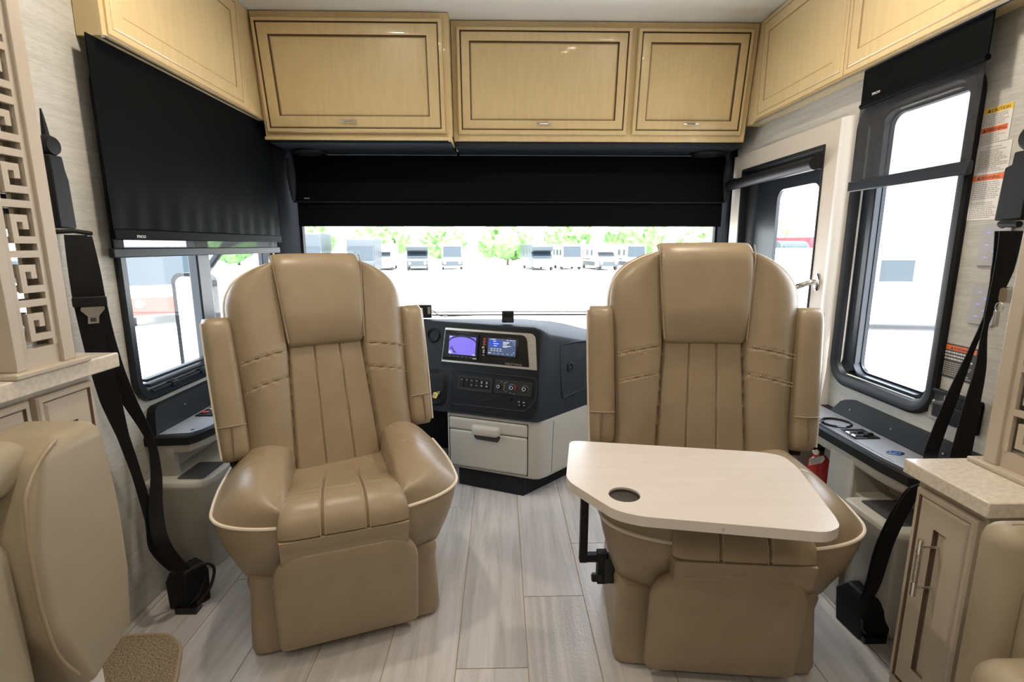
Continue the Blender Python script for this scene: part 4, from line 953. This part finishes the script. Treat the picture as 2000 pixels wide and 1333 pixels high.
t = thing('seat_belt', 'black seat belt hanging in front of the wall stickers by the right lattice column', 'seat belt', (1.18, 1.40, 0), 'black seat belts on the side walls')
g = MB(); ribbon(g, [(1.24, 1.257, 1.235), (1.24, 1.253, 1.138), (1.24, 1.273, 1.02), (1.24, 1.298, .921), (1.24, 1.328, .799), (1.235, 1.355, .655), (1.225, 1.350, .600), (1.19, 1.275, .592), (1.14, 1.250, .570), (1.095, 1.250, .55), (1.062, 1.272, .40), (1.09, 1.330, .22), (1.12, 1.385, .13)],
       [.048, .042, .010, .014, .028, .034, .034, .036, .040, .042, .046, .048, .048], [(1, -.3, 0), (1, -.3, 0), (1, -.3, 0), (1, -.3, 0), (1, -.3, 0), (1, -.3, 0), (1, -.4, 0), (.7, .2, -.3), (.8, .1, -.4), (.9, .0, .1), (.95, .1, .1), (.95, .2, .1), (.9, .3, 0)])
g.build('shoulder_strap', 'web', t, smooth=60)
g = MB(); ribbon(g, [(1.235, 1.240, 1.235), (1.23, 1.237, 1.139), (1.222, 1.250, 1.003), (1.222, 1.245, .893), (1.222, 1.252, .781), (1.222, 1.258, .667), (1.21, 1.262, .60), (1.16, 1.248, .575), (1.10, 1.245, .555), (1.068, 1.268, .40), (1.095, 1.326, .22), (1.125, 1.380, .13)],
       [.048, .040, .010, .024, .036, .046, .046, .044, .044, .046, .048, .048], [(1, -.3, 0), (1, -.3, 0), (1, -.3, 0), (1, -.3, 0), (1, -.3, 0), (1, -.3, 0), (.9, .1, -.1), (.8, .1, -.4), (.9, .0, .1), (.95, .1, .1), (.95, .2, .1), (.9, .3, 0)])
g.build('lap_strap', 'web', t, smooth=60)
g = MB(); g.loft([[(1.255, 1.24, z), (1.295, 1.24, z), (1.295, y, z), (1.255, y, z)] for z, y in ((1.262, 1.312), (1.39, 1.306), (1.395, 1.290), (1.425, 1.288))]); g.lathe((1.27, 1.262, 1.455), (-1, 0, 0), [(.030, -.02), (.032, .0), (.026, .012), (.001, .014)], 20); g.build('height_adjuster', 'black', t, bevel=.004)
g = MB(); g.tube([(1.262, 1.292, 1.25), (1.24, 1.275, 1.253), (1.232, 1.22, 1.25)], .008, 8); g.box(1.232, 1.24, 1.235, 1.262, 1.246, 1.252); g.build('guide_loop', 'black', t)
g = MB(); g.loft([[(1.10, 1.36, 0), (1.19, 1.36, 0), (1.20, 1.46, 0), (1.09, 1.46, 0)], [(1.10, 1.36, .10), (1.20, 1.36, .10), (1.20, 1.46, .11), (1.085, 1.47, .11)], [(1.12, 1.37, .135), (1.19, 1.37, .135), (1.19, 1.45, .145), (1.11, 1.45, .145)]]); rt_ = g.build('retractor', 'black', t, bevel=.006)
g = MB(); g.box(1.105, 1.175, 1.345, 1.38, 0, .022); g.tube([(1.12, 1.35, .02), (1.10, 1.352, .05), (1.098, 1.356, .08)], .004, 8); g.build('floor_bracket', 'black_gloss', rt_, bevel=.003)
t = thing('key_hook', 'chrome hook with a small bunch of keys near the right seat belt', 'keys', (1.255, 1.225, 1.02))
g = MB(); g.loft([[(1.215, y, z) for y, z in rr(1.203, 1.223, 1.064, 1.100, .009, 5)], [(1.230, y, z) for y, z in rr(1.201, 1.225, 1.062, 1.102, .010, 5)]]); g.tube([(1.228, 1.213, 1.08), (XR + .001, 1.213, 1.08)], .006, 8); g.build('hook', 'chrome', t)
g = MB(); g.tube([(1.215, 1.217 + .010 * math.sin(a), 1.052 + .012 * math.cos(a)) for a in [2 * PI * k / 16 for k in range(16)]], .0012, 6, closed=True); g.build('key_ring', 'steel', t)
for k, dy in enumerate((0, .008)):
    g = MB(); g.box(1.214 + .002 * k, 1.2155 + .002 * k, 1.212 + dy, 1.222 + dy, 1.005, 1.043); g.build('key', 'steel', t, bevel=.0006)

# ================================================================== stickers and panels on the right wall
def textlines(mb, P, u0, u1, v0, v1, n, mi, ragged=.3, d=.0012):
    for k in range(n):
        v = v1 - (v1 - v0) * (k + .5) / n; h = (v1 - v0) / n * .28; u = u0
        end = u0 + (u1 - u0) * (1 - random.random() * ragged)
        while u < end:
            w = random.uniform(.003, .009); mbox(P, u, min(u + w, end), v - h, v + h, d - .0002, d, mb, mi); u += w + .0018
PRf = lambda u, v, d: WR(1.434 - u, v, d)   # u measured left to right
def sticker(label, u0, u1, v0, v1, base, name='wall_sticker', group='warning stickers on the right wall'):
    t = thing(name, label, 'sticker', PRf((u0 + u1) / 2, v0, .001), group)
    g = MB(); mbox(PRf, u0, u1, v0, v1, .0004, .0010, g); g.build('sheet', base, t, smooth=0); return t
t = sticker('white wall sticker with yellow CAUTION and orange WARNING bars, topmost by the right window', -.002, .079, 1.468, 1.558, 'paper')
g = MB(); mbox(PRf, -.002, .079, 1.544, 1.558, .0010, .0013, g); b1 = g.build('caution_bar', 'yellow', t, smooth=0)
g = MB(); text_mb(g, '\u25B2CAUTION', lambda u, v, d: PRf(.040 + u, 1.5465 + v, .0013 + d), .0115, depth=.0002); g.build('caution_text', 'ink', b1, smooth=0)
g = MB(); mbox(PRf, -.002, .072, 1.495, 1.509, .0010, .0013, g); b1 = g.build('warning_bar', 'orange', t, smooth=0)
g = MB(); text_mb(g, '\u25B2WARNING', lambda u, v, d: PRf(.036 + u, 1.4975 + v, .0013 + d), .0115, depth=.0002); g.build('warning_text', 'ink', b1, smooth=0)
g = MB(); textlines(g, PRf, .0, .075, 1.512, 1.542, 6, 0); textlines(g, PRf, .0, .070, 1.470, 1.493, 5, 0); g.build('small_print', 'ink_grey', t, smooth=0)
t = sticker('plain white INSTRUCTIONS sticker between the two warning stickers on the right wall', -.006, .092, 1.388, 1.466, 'paper')
g = MB(); text_mb(g, 'INSTRUCTIONS', lambda u, v, d: PRf(.044 + u, 1.454 + v, .0011 + d), .0062, depth=.0001); textlines(g, PRf, .004, .088, 1.392, 1.451, 12, 0, .35); g.build('small_print', 'ink_grey', t, smooth=0)
t = sticker('white sticker with one orange WARNING bar, lowest white one on the right wall', -.004, .086, 1.268, 1.386, 'paper')
g = MB(); mbox(PRf, -.004, .086, 1.371, 1.386, .0010, .0013, g); b1 = g.build('warning_bar', 'orange', t, smooth=0)
g = MB(); text_mb(g, '\u25B2WARNING', lambda u, v, d: PRf(.042 + u, 1.3742 + v, .0013 + d), .0115, depth=.0002); g.build('warning_text', 'ink', b1, smooth=0)
g = MB(); textlines(g, PRf, .0, .082, 1.322, 1.369, 9, 0, .15); textlines(g, PRf, .0, .080, 1.272, 1.316, 9, 0, .2); g.build('small_print', 'ink_grey', t, smooth=0)
t = sticker('black warning sticker with an orange bar above the chrome latch plate', -.010, .096, .822, .922, 'ink', 'warning_sticker')
g = MB(); mbox(PRf, -.007, .093, .904, .918, .0010, .0013, g); b1 = g.build('warning_bar', 'orange', t, smooth=0)
g = MB(); text_mb(g, '\u25B2WARNING', lambda u, v, d: PRf(.040 + u, .9067 + v, .0013 + d), .010, depth=.0002); g.build('warning_text', 'ink', b1, smooth=0)
g = MB(); textlines(g, PRf, -.004, .088, .874, .902, 3, 0, .1); g.build('bold_print', 'print_white', t, smooth=0)
g = MB(); textlines(g, PRf, -.004, .088, .828, .870, 7, 0, .2); g.build('small_print', 'ink_grey', t, smooth=0)
for lab, u0, u1, v0, v1 in (('grey touch control plate with violet lights, upper of two behind the right seat belt', .050, .135, 1.146, 1.256), ('grey touch control plate with violet lights, lower of two beside the hanging keys', .052, .128, .988, 1.098)):
    t = thing('control_panel', lab, 'control panel', PRf((u0 + u1) / 2, v0, .001), 'control plates on the right wall')
    g = MB(); rframe(g, PRf, u0, u1, v0, v1, [(0, .0005), (0, .004), (.002, .006)], .006, 3, cap=(1, 1)); pl = g.build('plate', 'grey_plate', t)
    for c_ in range(3):
        for r_ in range(5):
            g = MB(); u = u0 + .020 + c_ * .020; v = v1 - .022 - r_ * .0165; mbox(PRf, u, u + .010, v, v + .0012, .0061, .0066, g); g.build('indicator', 'led' if (c_ + r_) % 2 == 0 else 'ink_grey', pl, smooth=0)
t = thing('latch_plate', 'chrome plate with a black lever arm low on the right wall by the seat belt', 'latch', (XR - .02, 1.38, .69))
g = MB(); mbox(PRf, -.022, .030, .688, .775, .0005, .012, g); g.build('plate', 'chrome', t, bevel=.003)
g = MB(); mbox(PRf, -.022, .14, .772, .785, .0005, .016, g); mbox(PRf, .028, .14, .690, .772, .0005, .010, g); g.build('backing_box', 'black', t, bevel=.003)
g = MB(); mbox(PRf, .008, .14, .705, .750, .010, .028, g); g.build('lever', 'black', t, bevel=.004)
g = MB(); g.lathe(PRf(-.005, .745, .012), (-1, 0, 0), [(.005, 0), (.004, .002), (.0005, .0025)], 12); g.build('screw', 'steel', t)
t = thing('wall_label', 'small printed label low on the left wall behind the seat belt', 'sticker', (XL + .001, 1.46, .40))
PLf = lambda u, v, d: WL(1.43 + u, v, d)
g = MB(); mbox(PLf, 0, .04, .40, .50, .0004, .0010, g); g.build('sheet', 'paper', t, smooth=0)
g = MB(); textlines(g, PLf, .003, .037, .42, .495, 8, 0, .3); g.build('small_print', 'ink_grey', t, smooth=0)
g = MB(); flat(g, [(.012, .403), (.028, .403), (.020, .416)], PLf, .001, .0013); g.build('yellow_triangle', 'yellow', t, smooth=0)

# ================================================================== side cabinets, counters, lattice columns
def slim_door(P, u0, u1, v0, v1, parent, handle=None):
    prof = [(0, 0, 0), (0, .014, 0), (.004, .018, 0), (.012, .018, 0), (.014, .0135, 1), (.0165, .0135, 1), (.022, .018, 0), (.030, .018, 0)]
    g = MB(); rings = [[P(u0 + i, v0 + i, d), P(u1 - i, v0 + i, d), P(u1 - i, v1 - i, d), P(u0 + i, v1 - i, d)] for i, d, m in prof]
    uc = (u0 + u1) / 2; mm = [m for i, d, m in prof[1:]]
    for hu, hv, d, m in ((.017, .075, .018, 0), (.016, .074, .008, 1), (.0125, .070, .006, 1), (.011, .068, .009, 0)):
        rings.append([P(uc - hu, v0 + hv, d), P(uc + hu, v0 + hv, d), P(uc + hu, v1 - hv, d), P(uc - hu, v1 - hv, d)]); mm.append(m)
    g.loft(rings, caps=(1, 1), ringm=mm); dr = g.build('door', ['wood_grey', 'glaze_grey'], parent, smooth=20)
    if handle:
        hu, hv, half = handle; h = MB(); q = lambda s, dd: P(hu, hv + s, dd)
        h.tube([q(-half, .052), q(-half * .51, .052), q(-half * .5, .052), q(half * .5, .052), q(half * .51, .052), q(half, .052)], [.0062, .0062, .0045, .0045, .0062, .0062], 14)
        for s in (-half * .72, half * .72): h.tube([q(s, .012), q(s, .052)], .0032, 10)
        hd = h.build('handle', 'chrome', dr); k = MB(); n = 40
        k.tube([q(-half * .5 + half * i / n, .052) for i in range(n + 1)], [.0060 if i % 2 else .0052 for i in range(n + 1)], 12); k.build('knurled_grip', 'steel', hd)
    return dr
# left
PLC = lambda u, v, d: (-.988 + d, u, v)
t = thing('side_cabinet', 'painted cabinet with two narrow doors under the left stone counter', 'cabinet', (-1.09, 1.07, .33), 'cabinets under the stone counters')
g = MB(); g.box(XL + .001, -.988, .920, 1.215, .33, .902); g.build('body', 'wood_grey', t, bevel=.002)
slim_door(PLC, 1.050, 1.200, .34, .885, t); slim_door(PLC, .925, 1.035, .34, .885, t)
g = MB(); g.box(XL + .002, -.955, .30, 1.272, .902, .938); tag(g.build('stone_counter', 'slab', bevel=.003), 'speckled pale stone counter carrying the left lattice column', 'counter', 'stone counters')
# right
PRC = lambda u, v, d: (1.018 - d, u, v)
t = thing('side_cabinet', 'painted cabinet with one narrow door and a long chrome handle, right side', 'cabinet', (1.15, 1.05, 0), 'cabinets under the stone counters')
g = MB(); g.box(1.018, XR - .001, .962, 1.142, .07, .653); g.build('body', 'wood_grey', t, bevel=.002)
g = MB(); g.box(1.045, XR - .001, .972, 1.135, 0, .07); g.build('toe_kick', 'wood_grey', t)
slim_door(PRC, .968, 1.128, .105, .628, t, (1.055, .462, .072))
g = MB(); g.box(.985, XR - .002, .935, 1.158, .653, .688); tag(g.build('stone_counter', 'slab', bevel=.003), 'pale stone counter top beside the right window console', 'counter', 'stone counters')
KEY = ["#######", "#.....#", "#.###.#", "#.#.#.#", "#...#.#", "#####.#", "#.....#"]
def lattice(label, sx, X, y0, y1, zb, zt):
    """sx=+1: front face looks to +X, sx=-1: to -X"""
    P = lambda u, v, d: (X + sx * d, u, v)
    t = thing('lattice_column', label, 'lattice column', ((X - sx * .02), (y0 + y1) / 2, zb), 'lattice columns on the counters')
    g = MB(); mbox(P, y0 - .018, y1 + .022, zb, zb + .012, -.045, .014, g); g.build('base_strip', 'wood_grey', t, bevel=.003)
    w = y1 - y0
    for a, b in ((y0, y0 + .024), (y1 - .036, y1 - .004)):
        g = MB(); mbox(P, a, b, zb + .012, zt, -.036, .0, g); g.build('post', 'wood_grey', t, bevel=.002)
    a, b = y0 + .024, y1 - .036; cw_, n = (b - a) / 7, int((zt - zb - .06) / .100); ch = .100 / 7
    g = MB(); mbox(P, a, b, zb + .012, zb + .052, -.028, -.008, g)
    for k in range(n):
        for r_, row in enumerate(KEY):
            v1 = zb + .052 + (k + 1) * .100 - r_ * ch; c_ = 0
            if sx > 0: row = row[::-1]
            while c_ < 7:
                if row[c_] == '#':
                    e_ = c_
                    while e_ < 7 and row[e_] == '#': e_ += 1
                    mbox(P, a + c_ * cw_, a + e_ * cw_, v1 - ch, v1, -.016, -.006, g); c_ = e_
                else: c_ += 1
    top = zb + .052 + n * .100
    if top < zt: mbox(P, a, b, top, zt, -.016, -.006, g)
    lp = g.build('lattice_panel', 'wood_grey', t, smooth=0)
    g = MB(); mbox(P, a, b, zb + .052, zt, -.032, -.029, g); g.build('mirror_back', 'mirror', t, smooth=0)
    return t
lattice('tall cream fretwork column with a mirror behind it on the left counter', 1, -.962, 1.010, 1.158, .938, 2.234)
lattice('cream fretwork column at the far right edge on the right counter', -1, 1.140, .960, 1.122, .688, 2.234)

# ================================================================== lounge seats at the frame edges
def rbox(x0, x1, y0, y1, z0, z1, r, name, mat, parent, n=3, fn=None):
    """soft upholstered block: rounded in plan and towards top and bottom"""
    g = MB(); rings = []
    for k in range(7): a = PI / 2 * k / 6; rings.append([(x, y, z0 + r * (1 - math.sin(a))) for x, y in rr(x0 + r * (1 - math.cos(a)) , x1 - r * (1 - math.cos(a)), y0 + r * (1 - math.cos(a)), y1 - r * (1 - math.cos(a)), max(r * math.cos(a), .004), 6)])
    rings = rings[::-1]
    for q in (.33, .66): rings.append([(x, y, z0 + r + (z1 - z0 - 2 * r) * q) for x, y in rr(x0, x1, y0, y1, r, 6)])
    for k in range(7): a = PI / 2 * k / 6; rings.append([(x, y, z1 - r * (1 - math.sin(a))) for x, y in rr(x0 + r * (1 - math.cos(a)), x1 - r * (1 - math.cos(a)), y0 + r * (1 - math.cos(a)), y1 - r * (1 - math.cos(a)), max(r * math.cos(a), .004), 6)])
    if fn: rings = [[fn(*p) for p in r_] for r_ in rings]
    g.loft(rings); return g.build(name, mat, parent, smooth=60)
t = thing('lounge_seat', 'big pale leather seat at the left edge of the photo, in front of the counter', 'armchair', (-.9, .80, 0))
def bulge(x, y, z):
    P = [(.375, .86), (.43, .829), (.50, .795), (.59, .779), (.705, .776), (.774, .782), (.806, .793), (.842, .832), (.866, .878)]
    yn = P[0][1]
    for (a_, b_), (c_, d_) in zip(P, P[1:]):
        if z >= a_: yn = b_ + (d_ - b_) * min(1, (z - a_) / (c_ - a_))
    k = math.sin(PI * max(0, min(1, (z - .37) / .50))) ** .6
    yf = .975 + .020 * k; y2 = yn + (y - .74) / .24 * (yf - yn)
    return (x + (.010 * k if x > -.86 else 0), y2, z + (.05 * max(0, (.45 - z) / .08) * (y2 - .90) / .09 if z < .45 and y2 > .90 else 0))
rbox(-.945, -.785, .740, .980, .362, .866, .032, 'armrest', 'leather_pale', t, fn=bulge)
rbox(-1.17, -.81, .42, .872, .782, .874, .040, 'headrest_roll', 'leather_pale', t)
rbox(-1.17, -.800, .40, .800, .34, .740, .05, 'backrest', 'leather_pale', t)
rbox(-1.16, -.83, .42, .79, .71, .80, .02, 'lumbar_band', 'piping', t)
g = MB(); g.tube(cat([(-.79, .878, .862), (-.782, .832, .842), (-.775, .790, .80), (-.772, .779, .76), (-.772, .776, .70), (-.774, .780, .59), (-.779, .800, .49), (-.783, .835, .42)], 5), .0030, 8); g.build('seam', 'leather', t)
g = MB(); g.box(-.935, -.82, .84, .93, 0, .38); g.box(-1.12, -.88, .45, .80, 0, .20); g.build('base', 'white_trim', t, bevel=.004)
t = thing('lounge_seat', 'pale leather seat with stitched back panel at the lower right edge of the photo', 'armchair', (1.03, .76, 0))
rbox(.852, 1.24, .756, .834, .12, .724, .036, 'side_panel', 'leather_pale', t)
rbox(.880, 1.24, .665, .780, .42, .650, .040, 'back_cushion', 'leather_pale', t)
rbox(.905, 1.24, .60, .720, .42, .700, .050, 'lumbar_cushion', 'leather_pale', t)
rbox(.775, 1.24, .40, .742, .22, .535, .05, 'seat', 'leather_pale', t)
g = MB(); g.box(.92, 1.22, .55, .82, 0, .22); g.build('base', 'white_trim', t, bevel=.004)
# carpet mat
g = MB(); mo = rounded([(-1.19, .80), (-1.19, 1.42), (-1.04, 1.428), (-.970, 1.375), (-.90, 1.225), (-.86, 1.05), (-.84, .80)], .04, 5)
t = thing('floor_mat', 'beige looped carpet mat with a rounded bound corner under the left seat', 'mat', (-1.02, 1.10, 0))
g.loft([[(x, y, .0005) for x, y in mo], [(x, y, .009) for x, y in mo]]); pile = g.build('carpet', 'carpet', t, smooth=0)
g = MB(); g.tube([(x, y, .006) for x, y in mo], .0058, 8, closed=True); g.build('binding', 'thread', t)

# ================================================================== ceiling lamps behind the camera (room lights)
first = None; lamps = [(-.62, 1.5), (.72, 1.5), (-.55, .1), (.65, .1), (-.6, -.9), (.7, -.9)]
for i, (x, y) in enumerate(lamps):
    ld = bpy.data.lights.new('puck_light', 'AREA'); ld.shape = 'DISK'; ld.size = .09; ld.energy = LAMP_W if i < 2 else LAMP_W * .55; ld.color = (1, .86, .70)
    if first is None:
        first = thing('ceiling_lamp', 'small round recessed ceiling lamp, front pair, left side', 'lamp', (x, y, ZC - .012), 'round recessed lamps in the ceiling'); kids = []
        g = MB(); g.lathe((x, y, ZC + .0005), (0, 0, -1), [(.060, 0), (.060, .006), (.050, .010), (.047, .006), (.046, .003)], 28); kids.append(g.build('rim', 'white_trim', first))
        g = MB(); g.lathe((x, y, ZC - .001), (0, 0, -1), [(.047, 0), (.046, .003), (.0005, .004)], 28); kids.append(g.build('lens', 'lamp', first))
        root = first
    else:
        root = first.copy(); COL.objects.link(root); root.location = (x, y, ZC - .012); root['label'] = 'small round recessed ceiling lamp, ' + ['', 'front pair, right side', 'middle pair, left side', 'middle pair, right side', 'rear pair, left side', 'rear pair, right side'][i]
        for k in kids: c = k.copy(); COL.objects.link(c); c.parent = root
    lo = bpy.data.objects.new('puck_light', ld); COL.objects.link(lo); lo.location = (x, y, ZC - .02)
# ================================================================== outside: the dealer's lot
GZ = -1.6
M['lot'] = plain('pale_concrete_lot', (.62, .61, .59), .9, var=.08, vscale=(.4, .4, .4))
M['rv_white'] = plain('rv_white_paint', (.78, .78, .77), .35)
M['rv_red'] = plain('rv_red_paint', (.30, .03, .02), .35)
M['rv_maroon'] = plain('rv_maroon_paint', (.16, .012, .03), .35)
M['rv_tan'] = plain('rv_tan_paint', (.28, .14, .06), .35)
M['rv_dark'] = plain('rv_charcoal_paint', (.020, .030, .038), .5)
M['rv_glass'] = plain('rv_dark_glass', (.012, .022, .030), .35)
M['leaf'] = plain('tree_leaves', (.11, .23, .07), .8, var=.45, vscale=(.9, .9, .9))
M['bark'] = plain('bark', (.12, .09, .06), .9)
M['tyre'] = plain('tyre', (.03, .03, .03), .8)
g = MB(); g.box(-90, 90, 3.5, 130, GZ - .2, GZ); g.box(-90, 90, -40, 3.5, GZ - .2, GZ); struct(g.build('ground', 'lot', smooth=0))
def rv(label, x, y, rot, L_, Wd, Hh, body, lower, kind='coach', group='motorhomes parked in the lot'):
    """motorhome; front looks along local -Y"""
    t = thing('motorhome', label, 'vehicle', (x, y, GZ), group); c, s = math.cos(math.radians(rot)), math.sin(math.radians(rot))
    def T(p): return (x + c * p[0] - s * p[1], y + s * p[0] + c * p[1], GZ + p[2])
    h = Wd / 2
    if kind == 'coach':
        prof = [(-.0, .40), (-.05, 1.2), (.10, 1.45), (.25, 2.6), (.45, Hh - .1), (.8, Hh)]
    else:
        prof = [(-1.6, .45), (-1.65, 1.1), (-1.5, 1.35), (-.9, 1.5), (-.35, 2.05), (-1.2, 2.25), (-1.25, 2.7), (-.9, Hh - .1), (-.3, Hh)]
    pts = prof + [(L_ - .15, Hh), (L_, Hh - .15), (L_, .45)]
    g = MB(T); g.loft([[(sx, yy, zz) for yy, zz in pts] for sx in (-h, h)]); g.build('body', body, t, bevel=.06, seg=3)
    g = MB(T); fy = -.06 if kind == 'coach' else -1.66
    g.box(-h - .01, h + .01, (-.02 if kind == 'coach' else -.4), L_ + .01, .45, 1.0); g.box(-h * .98, h * .98, fy - .02, fy + .1, .45, 1.05); g.build('lower_panels', lower, t)
    g = MB(T)
    if kind == 'coach': g.loft([[(-h * .92, .06, 1.45), (h * .92, .06, 1.45), (h * .88, .235, 2.75), (-h * .88, .235, 2.75)], [(-h * .92, .16, 1.45), (h * .92, .16, 1.45), (h * .88, .33, 2.75), (-h * .88, .33, 2.75)]])
    else: g.loft([[(-h * .85, -.95, 1.5), (h * .85, -.95, 1.5), (h * .8, -.42, 2.06), (-h * .8, -.42, 2.06)], [(-h * .85, -.80, 1.5), (h * .85, -.80, 1.5), (h * .8, -.27, 2.06), (-h * .8, -.27, 2.06)]])
    g.build('windshield', 'rv_glass', t)
    for sx in (-1, 1):
        for k, (a, b) in enumerate(((.55, 1.35), (2.2, 3.2), (4.2, 5.0), (6.0, 6.8))):
            if b < L_ - .3:
                g = MB(T); g.box(sx * h - .02, sx * h + .02, a, b, 1.65, 2.35); g.build('side_window', 'rv_glass', t)
        g = MB(T); g.box(sx * h - .012, sx * h + .012, 1.5, L_ - .3, 1.15, 1.32); g.build('stripe', lower, t)
    for yy in (.9 if kind == 'coach' else -.9, L_ * .68):
        for sx in (-1, 1):
            g = MB(T); g.lathe((sx * (h - .12), yy, .44), (sx, 0, 0), [(.44, -.12), (.44, .10), (.26, .13), (.2, .08), (.01, .08)], 24); g.build('wheel', 'tyre', t)
    for sx in (-1, 1):
        g = MB(T); g.lathe((sx * h * .72, fy - .01, .85), (0, -1, 0), [(.16, 0), (.14, .04), (.01, .05)], 16); g.build('headlight', 'steel', t)
    return t
rv('red and white motorhome facing the left side window', -11.6, 18.2, 38, 9, 2.5, 3.2, 'rv_white', 'rv_red')
rv('tan and white motorhome beyond the red one through the left window', -19.0, 31.5, 38, 9, 2.5, 3.0, 'rv_white', 'rv_tan')
rv('dark motorhome nearest the left end of the windshield view', -16.4, 44, 12, 8, 2.6, 3.9, 'rv_dark', 'rv_dark')
rv('second dark motorhome parked right of the nearer dark one', -12.9, 48, 8, 8, 2.5, 3.5, 'rv_dark', 'rv_dark')
lot = [(-13.6, 60, 'rv_white', 'rv_white', 'cab', 6, 'white van motorhome at the left end of the far row'), (-9.6, 60, 'rv_dark', 'rv_dark', 'cab', 8, 'dark motorhome in the far row through the windshield'), (-5.6, 60, 'rv_white', 'rv_dark', 'coach', 6, 'white motorhome with dark lower sides in the far row, just left of the gap'),
       (4.6, 60, 'rv_dark', 'rv_white', 'cab', 8, 'grey motorhome in the far row, just right of the gap'), (8.3, 60, 'rv_white', 'rv_white', 'coach', 6, 'white motorhome in the far row beneath the pale trees'), (12.0, 60, 'rv_white', 'rv_dark', 'cab', 8, 'white motorhome with dark skirts, right half of the far row'), (15.8, 60, 'rv_white', 'rv_dark', 'coach', 6, 'white motorhome at the right end of the far row')]
for x, y, b, l, k, r, lab in lot: rv(lab, x, y, r, 6.5, 2.4, 2.95, b, l, k)
rv('white van motorhome parked broadside outside the right window', 15.6, 17.0, 80, 7, 2.3, 2.7, 'rv_white', 'rv_white', 'cab')
rv('maroon motorhome behind the white one outside the right window', 24.0, 34.0, 30, 9, 2.5, 3.4, 'rv_maroon', 'rv_maroon')
rv('dark motorhome seen through the entry door glass', 19.5, 33.5, 20, 8, 2.5, 3.1, 'rv_dark', 'rv_white')
# own mirror outside the left window
t = thing('side_mirror', 'tall black exterior mirror on an arm outside the left window', 'mirror', (-1.62, 2.70, .45))
g = MB(); q = rr(-.10, .10, .42, 1.12, .05); g.loft([[(-1.62 + u, 2.70 + (.03 if k in (0, 3) else 0) + .02 * k, v) for u, v in rr(-.10 + i, .10 - i, .50 + i, 1.06 - i, .05)] for k, i in ((0, .012), (1, 0), (3, 0), (4, .02))]); g.build('housing', 'black', t)
g = MB(); g.loft([[(-1.62 + u, y, v) for u, v in rr(-.08, .08, .52, 1.04, .04)] for y in (2.722, 2.728)]); g.build('glass', 'mirror', t)
g = MB(); g.tube([(-1.62, 2.78, 1.0), (-1.50, 2.86, 1.20), (-1.24, 2.90, 1.30)], .02, 10); g.build('arm', 'black', t)
# trees
def tree(x, y, r, h, k, lab):
    random.seed(k); t = thing('tree', lab, 'tree', (x, y, GZ), 'trees beyond the lot')
    g = MB(); g.tube([(x, y, GZ), (x + .1, y, GZ + h * .3), (x, y, GZ + h * .55)], [.22, .16, .10], 8); g.build('trunk', 'bark', t)
    bm = bmesh.new()
    for q in range(16):
        a = random.uniform(0, 2 * PI); rad = r * random.uniform(.1, .70); zz = GZ + h * random.uniform(.38, .86); rs = r * random.uniform(.28, .46)
        m = Matrix.Translation((x + rad * math.cos(a), y + rad * math.sin(a), zz)); ret = bmesh.ops.create_icosphere(bm, subdivisions=3, radius=rs, matrix=m)
        for v in ret['verts']:
            c = m.to_translation(); d = (v.co - c); v.co = c + d * (1 + .28 * math.sin(d.x * 9 / rs + q) * math.sin(d.y * 8 / rs) * math.sin(d.z * 7 / rs) + random.uniform(-.12, .12))
    g = MB(); bm.verts.index_update(); g.add([tuple(v.co) for v in bm.verts], [tuple(v.index for v in f.verts) for f in bm.faces]); bm.free()
    g.build('crown', 'leaf', t, smooth=0, fix=False)
tl = [(-38, 76, 4.6, 5.6), (-28, 76, 4.6, 6.0), (-18, 76, 4.4, 5.8), (-8.5, 76, 4.2, 5.2), (1, 76, 4.2, 5.2), (10.4, 76, 4.2, 5.6), (19.8, 76, 4.4, 6.6), (29.5, 76, 4.6, 5.8), (39.5, 76, 4.6, 6.0)]
_ = [(-34, 66, 5, 5.6), (-27, 64, 5, 6.0), (-20.5, 76, 4.6, 5.4), (-14.5, 65, 4, 5.6), (-9, 68, 3.6, 4.8), (-3.5, 66, 4, 5.2), (10, 66, 4, 5.4), (14.6, 62, 3.2, 6.6), (18, 76, 4.4, 6.0), (24, 66, 5, 5.4), (31, 66, 5, 5.6), (39, 64, 5, 6.0)]
for i, (x, y, r, h) in enumerate(tl):
    side = 'left' if x < 0 else 'right'
    tree(x, y, r, h, 30 + i, ['tall pale green tree beyond the lot', 'round green tree beyond the lot', 'low spreading tree beyond the lot'][i % 3] + f', {["first", "second", "third", "fourth", "fifth", "sixth", "seventh", "eighth", "ninth", "tenth", "eleventh", "twelfth"][i]} from the left')
bpy.context.view_layer.update()
for o in bpy.data.objects:
    if '_o' in o: del o['_o']
